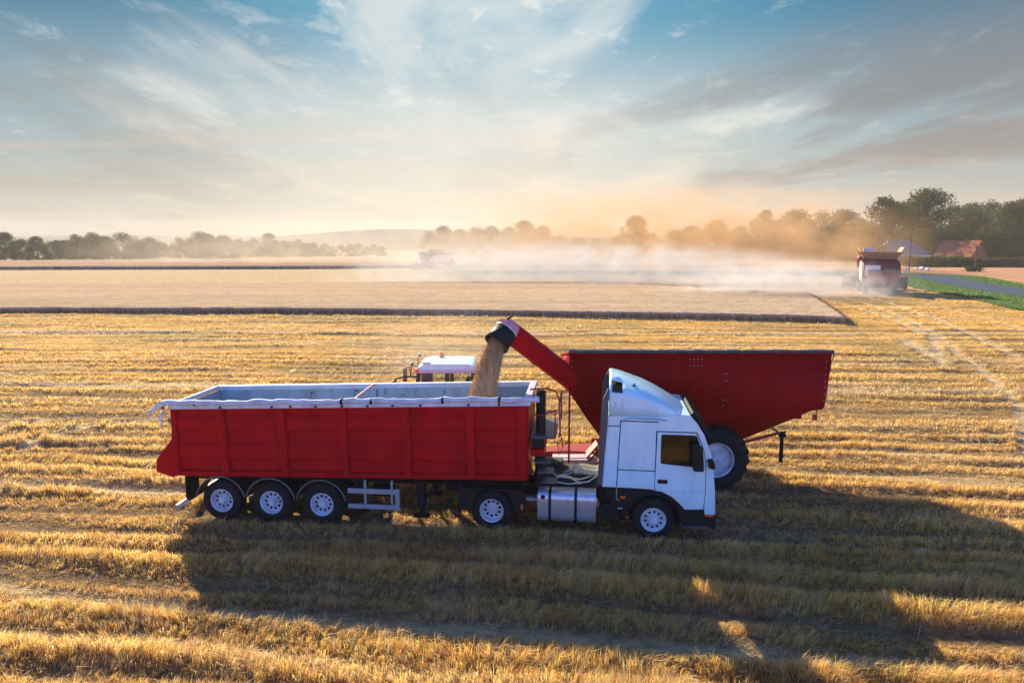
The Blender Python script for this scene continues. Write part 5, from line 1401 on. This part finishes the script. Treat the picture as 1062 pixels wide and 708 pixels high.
# pole and marks by the lane
def pole(label, x, y, h, r=.12):
    o = thing('utility_pole', label, 'pole', (x, y, tz(x, y)))
    m = MB(); m.tube([(0, 0, -.3), (0, 0, h)], [r, r*.7], 10); m.build('shaft', M['wood'], o)
    m = MB(); m.box(-.6, .6, -.06, .06, h-.5, h-.36); ca = m.build('cross_arm', M['wood'], o)
    m = MB()
    for x_ in (-.5, 0, .5): m.lathe([(.05, 0), (.06, .05), (.03, .14), (.001, .15)], 8, c=(x_, 0, 0))
    me = m.build('insulator', M['rim_white'], ca, rot=(PI/2, 0, 0), loc=(0, 0, h-.36))
    return o
pole('wooden pole standing in a shrub on the dry meadow', px2(1013.6, 136), 136, 5.2, .16)
pole('thin wooden pole just right of the red combine', px2(945, 122), 122, 8.5, .07)
for px, Y, s, lab in ((952, 146, .30, 'leftmost and smallest white wrapped bale on the verge'), (958, 143, .42, 'largest white wrapped bale, in the middle on the verge'), (964, 140, .34, 'white wrapped bale farthest right on the verge')):
    m = MB(); m.lathe([(.001, -s), (s*.85, -s), (s*.98, -s*.85), (s, 0), (s*.98, s*.85), (s*.85, s), (.001, s)], 20)
    o = m.build('wrapped_bale', M['bale_wrap'], None); o.location = (px2(px, Y), Y, 2+s); o.rotation_euler = (0, 0, .4); tag(o, lab, 'bale', 'white bales on the verge')

# ------------------------------------------------------------------ far hills
def hills():
    m = MB(); nx, ny = 90, 8; vs = []
    for j in range(ny+1):
        for i in range(nx+1):
            x = -1100+i*(2200/nx); y = 760+j*60; t = math.sin(PI*j/ny)
            hgt = 8+20*float(fbm(np.array([x/260.]), np.array([1.3]), 3, 4)[0])+(10 if -330 < x < 50 else 0)*math.exp(-((x+150)/150)**2)
            vs.append((x, y, 1.0+hgt*t))
    m.add(vs, [(j*(nx+1)+i, j*(nx+1)+i+1, (j+1)*(nx+1)+i+1, (j+1)*(nx+1)+i) for j in range(ny) for i in range(nx)])
    tag(m.build('hills', M['hill'], None, smooth=60), 'low bluish wooded hills on the horizon', kind='structure')
hills()

# ------------------------------------------------------------------ air: haze and dust
def haze():
    m = MB(); m.box(-1550, 1550, -330, 1650, -1.6, 60)
    mat, nt, p, out = new_mat('haze_air'); nt.nodes.remove(p)
    v = N(nt, 'ShaderNodeVolumePrincipled'); v.inputs['Color'].default_value = (.93, .90, .84, 1); v.inputs['Density'].default_value = .00030; v.inputs['Anisotropy'].default_value = .1
    nt.links.new(v.outputs[0], out.inputs['Volume'])
    o = m.build('haze', mat, None, smooth=0); tag(o, 'thin warm haze in the air over the whole field', 'haze', kind='stuff')
haze()

def dust(name, label, loc, size, dens, col, seed, aniso=.1, nscale=3.0, low=.35, thr=.42, rz=0.0):
    """a drifting cloud: noise inside an ellipsoid, thinning to nothing at its skin"""
    bm = bmesh.new(); bmesh.ops.create_icosphere(bm, subdivisions=4, radius=1.0)
    me = bpy.data.meshes.new(name); bm.to_mesh(me); bm.free()
    o = link(bpy.data.objects.new(name, me)); o.location = loc; o.scale = size; o.rotation_euler = (0, 0, rz)
    mat, nt, p, out = new_mat(name); nt.nodes.remove(p)
    tc = N(nt, 'ShaderNodeTexCoord')
    ln = N(nt, 'ShaderNodeVectorMath', operation='LENGTH'); nt.links.new(tc.outputs['Object'], ln.inputs[0])
    fall = N(nt, 'ShaderNodeMapRange', interpolation_type='SMOOTHSTEP'); fall.inputs['From Min'].default_value = 1.0; fall.inputs['From Max'].default_value = low
    nt.links.new(ln.outputs['Value'], fall.inputs['Value'])
    mp = N(nt, 'ShaderNodeMapping'); mp.inputs['Location'].default_value = (seed*3.1, seed*1.7, seed); mn = min(size)
    mp.inputs['Scale'].default_value = tuple((s/mn)**.72 for s in size)
    nt.links.new(tc.outputs['Object'], mp.inputs['Vector'])
    nz = N(nt, 'ShaderNodeTexNoise'); nz.inputs['Scale'].default_value = nscale; nz.inputs['Detail'].default_value = 4; nz.inputs['Roughness'].default_value = .55; nz.inputs['Distortion'].default_value = .4
    nt.links.new(mp.outputs[0], nz.inputs['Vector'])
    mr = N(nt, 'ShaderNodeMapRange', interpolation_type='SMOOTHSTEP'); mr.inputs['From Min'].default_value = thr-.1; mr.inputs['From Max'].default_value = thr+.25
    nt.links.new(nz.outputs['Fac'], mr.inputs['Value'])
    m1 = N(nt, 'ShaderNodeMath', operation='MULTIPLY'); nt.links.new(fall.outputs[0], m1.inputs[0]); nt.links.new(mr.outputs[0], m1.inputs[1])
    m2 = N(nt, 'ShaderNodeMath', operation='MULTIPLY'); m2.inputs[1].default_value = dens; nt.links.new(m1.outputs[0], m2.inputs[0])
    v = N(nt, 'ShaderNodeVolumePrincipled'); v.inputs['Color'].default_value = (*col, 1); v.inputs['Anisotropy'].default_value = aniso
    nt.links.new(m2.outputs[0], v.inputs['Density']); nt.links.new(v.outputs[0], out.inputs['Volume'])
    me.materials.append(mat); tag(o, label, 'dust', kind='stuff')
    return o
DC = (.84, .83, .81)
dust('dust_cloud', 'dense pale dust boiling up round the rear wheels of the red combine', (28.5, 70, 2.2), (16, 6, 4.2), .40, DC, 1, nscale=3.6, thr=.44)
dust('dust_cloud', 'long low band of whitish dust trailing left of the red combine', (10, 95, 2.8), (42, 9, 6.0), .30, DC, 2, nscale=3.8, thr=.43)
dust('dust_cloud', 'high golden dust drifting in front of the middle wood', (36, 150, 6.5), (62, 24, 17), .085, (.93, .60, .30), 3, nscale=3.2, thr=.43)
dust('dust_cloud', 'pale dust swirling round the far combine', (-2, 146, 4.5), (34, 16, 10), .080, (.82, .72, .58), 4, nscale=3.4, thr=.42)
dust('dust_cloud', 'thin veil of dust over the far field left of centre', (-50, 185, 5), (85, 30, 12), .022, (.90, .78, .62), 5, nscale=2.6, thr=.38)
dust('dust_cloud', 'light puff of chaff drifting off the pouring grain', (-2.2, 20.8, 3.9), (3.6, 2.2, 1.6), .10, (.95, .88, .76), 6, nscale=2.0, thr=.40)

# ------------------------------------------------------------------ sky
EXPO = 1.2
SUN_AZ = R(-30.5); SUN_EL = R(27)     # azimuth measured from +y towards +x
def world():
    w = bpy.data.worlds.new('World'); scene.world = w; w.use_nodes = True
    nt = w.node_tree; bg = nt.nodes['Background']; L = nt.links
    sky = N(nt, 'ShaderNodeTexSky', sky_type='NISHITA'); sky.sun_disc = False
    sky.sun_elevation = SUN_EL; sky.sun_rotation = SUN_AZ; sky.air_density = 1.0; sky.dust_density = .4; sky.ozone_density = 2.5
    S = .10
    tc = N(nt, 'ShaderNodeTexCoord')
    sx = N(nt, 'ShaderNodeSeparateXYZ'); L.new(tc.outputs['Generated'], sx.inputs[0])
    def math_(op, a, b=None, c=None, clamp=False):
        n = N(nt, 'ShaderNodeMath', operation=op); n.use_clamp = clamp
        for i, q in enumerate((a, b, c)):
            if q is None: continue
            if isinstance(q, (int, float)): n.inputs[i].default_value = q
            else: L.new(q, n.inputs[i])
        return n.outputs[0]
    X, Y, Z = sx.outputs
    zc = math_('MAXIMUM', Z, 0.0)
    den = math_('ADD', zc, .07)
    u = math_('DIVIDE', X, den); v = math_('DIVIDE', Y, den)
    cv = N(nt, 'ShaderNodeCombineXYZ'); L.new(u, cv.inputs[0]); L.new(v, cv.inputs[1])
    def noise(scale, sc, rot, det, rough, dist, off=(0, 0, 0)):
        mp = N(nt, 'ShaderNodeMapping'); mp.inputs['Scale'].default_value = sc; mp.inputs['Rotation'].default_value = (0, 0, R(rot)); mp.inputs['Location'].default_value = off
        L.new(cv.outputs[0], mp.inputs['Vector'])
        n = N(nt, 'ShaderNodeTexNoise'); n.inputs['Scale'].default_value = scale; n.inputs['Detail'].default_value = det; n.inputs['Roughness'].default_value = rough; n.inputs['Distortion'].default_value = dist
        L.new(mp.outputs[0], n.inputs['Vector']); return n.outputs['Fac']
    def mrange(x, a, b, c=0., d=1., smooth=True):
        n = N(nt, 'ShaderNodeMapRange', interpolation_type='SMOOTHSTEP' if smooth else 'LINEAR'); n.inputs['From Min'].default_value = a; n.inputs['From Max'].default_value = b; n.inputs['To Min'].default_value = c; n.inputs['To Max'].default_value = d
        L.new(x, n.inputs['Value']); return n.outputs[0]
    def mix(f, a, b):
        n = N(nt, 'ShaderNodeMix', data_type='RGBA')
        if isinstance(f, (int, float)): n.inputs['Factor'].default_value = f
        else: L.new(f, n.inputs['Factor'])
        for k, q in (('A', a), ('B', b)):
            if isinstance(q, tuple): n.inputs[k].default_value = (*q, 1)
            else: L.new(q, n.inputs[k])
        return n.outputs['Result']
    k = 1/(S*2**EXPO)          # colours below are written as they should appear
    def c_(r, g, b): return (r*k, g*k, b*k)
    streak = noise(1.0, (1.0, .42, 1), -8, 10, .60, .35, (3.1, 1.4, 0))
    fine = noise(3.6, (1.2, .85, 1), 20, 9, .66, .35, (1.7, 4.2, 0))
    grey = noise(.62, (1.0, .42, 1), 16, 9, .60, .35, (8.3, 2.2, 0))
    bars = noise(.8, (.30, 1.1, 1), 10, 8, .58, .4, (1.3, 7.2, 0))
    az = math_('DIVIDE', X, math_('MAXIMUM', Y, .05))
    front = mrange(Y, -.15, .55)
    mid = math_('POWER', 2.718, math_('MULTIPLY', math_('POWER', math_('DIVIDE', math_('ADD', az, .05), .42), 2.0), -1.0))
    lowf = mrange(Z, .30, .04)
    # clear sky: deep blue behind the viewer, paler teal ahead
    tint = N(nt, 'ShaderNodeMix', data_type='RGBA', blend_type='MULTIPLY'); tint.inputs['Factor'].default_value = 1; L.new(sky.outputs[0], tint.inputs['A']); tint.inputs['B'].default_value = (.50, .69, 1.45, 1)
    def tri(lo, md, hi): return mix(mrange(Z, .15, .31), mix(mrange(Z, .02, .15, smooth=False), lo, md), hi)
    sidec = tri(c_(.50, .44, .35), c_(.24, .40, .47), c_(.0, .155, .30))
    midc = tri(c_(.88, .78, .60), c_(.72, .75, .72), c_(.13, .42, .60))
    ahead = mix(mid, sidec, midc)
    skyc = mix(front, tint.outputs['Result'], ahead)
    bias = math_('MULTIPLY_ADD', mid, .17, -.05)
    m1 = math_('MULTIPLY', mrange(math_('ADD', streak, bias), .52, .74), .74)
    m2 = math_('MULTIPLY', mrange(math_('ADD', fine, math_('MULTIPLY', bias, .5)), .54, .70), math_('MULTIPLY_ADD', m1, .9, .34))
    cm = math_('MULTIPLY', math_('MAXIMUM', m1, m2), math_('MULTIPLY_ADD', front, .75, .25))
    lit = mix(mrange(Z, .03, .22), c_(.95, .80, .60), c_(.86, .86, .82))
    c1 = mix(cm, skyc, lit)
    side = math_('SUBTRACT', 1.0, math_('MULTIPLY', mid, .80))
    gm = math_('MULTIPLY', math_('MULTIPLY', mrange(grey, .47, .59), mrange(Z, .36, .16)), math_('MULTIPLY', side, mrange(az, -.35, .35, .5, 1.0)))
    c2 = mix(math_('MULTIPLY', math_('MULTIPLY', gm, front), .80), c1, mix(mrange(Z, .03, .20), c_(.38, .30, .245), c_(.21, .19, .20)))
    # peach bars low down
    pm = math_('MULTIPLY', math_('MULTIPLY', mrange(bars, .50, .66), mrange(Z, .22, .08)), math_('MULTIPLY', mrange(Z, .0, .03), front))
    c3 = mix(math_('MULTIPLY', pm, .55), c2, mix(mid, c_(.62, .48, .36), c_(.90, .74, .52)))
    L.new(c3, bg.inputs['Color']); bg.inputs['Strength'].default_value = S
world()
sl = bpy.data.lights.new('sun', 'SUN'); sl.energy = 5.0; sl.angle = R(.6); sl.color = (1.0, .86, .62)
so = link(bpy.data.objects.new('sun', sl))
d = Vector((math.sin(SUN_AZ)*math.cos(SUN_EL), math.cos(SUN_AZ)*math.cos(SUN_EL), math.sin(SUN_EL)))
so.rotation_euler = d.to_track_quat('Z', 'Y').to_euler(); so.location = d*50

# ------------------------------------------------------------------ camera and render settings
cam = bpy.data.cameras.new('camera'); cam.sensor_width = 36; cam.lens = 24.0; cam.clip_start = .1; cam.clip_end = 6000
co = link(bpy.data.objects.new('camera', cam)); co.location = (0, 0, 7.1)
co.rotation_euler = (PI/2-math.atan(99/708), 0, 0)
scene.camera = co
scene.render.engine = 'CYCLES'
cy = scene.cycles
cy.max_bounces = 7; cy.diffuse_bounces = 3; cy.glossy_bounces = 3; cy.transmission_bounces = 4; cy.transparent_max_bounces = 12; cy.volume_bounces = 1
cy.volume_step_rate = .6; cy.volume_max_steps = 256
cy.use_denoising = True
try: cy.denoiser = 'OPENIMAGEDENOISE'
except Exception: pass
cy.sample_clamp_indirect = 4
vs_ = scene.view_settings
vs_.view_transform = 'Standard'; vs_.look = 'None'; vs_.gamma = 1; vs_.use_curve_mapping = False; vs_.exposure = EXPO
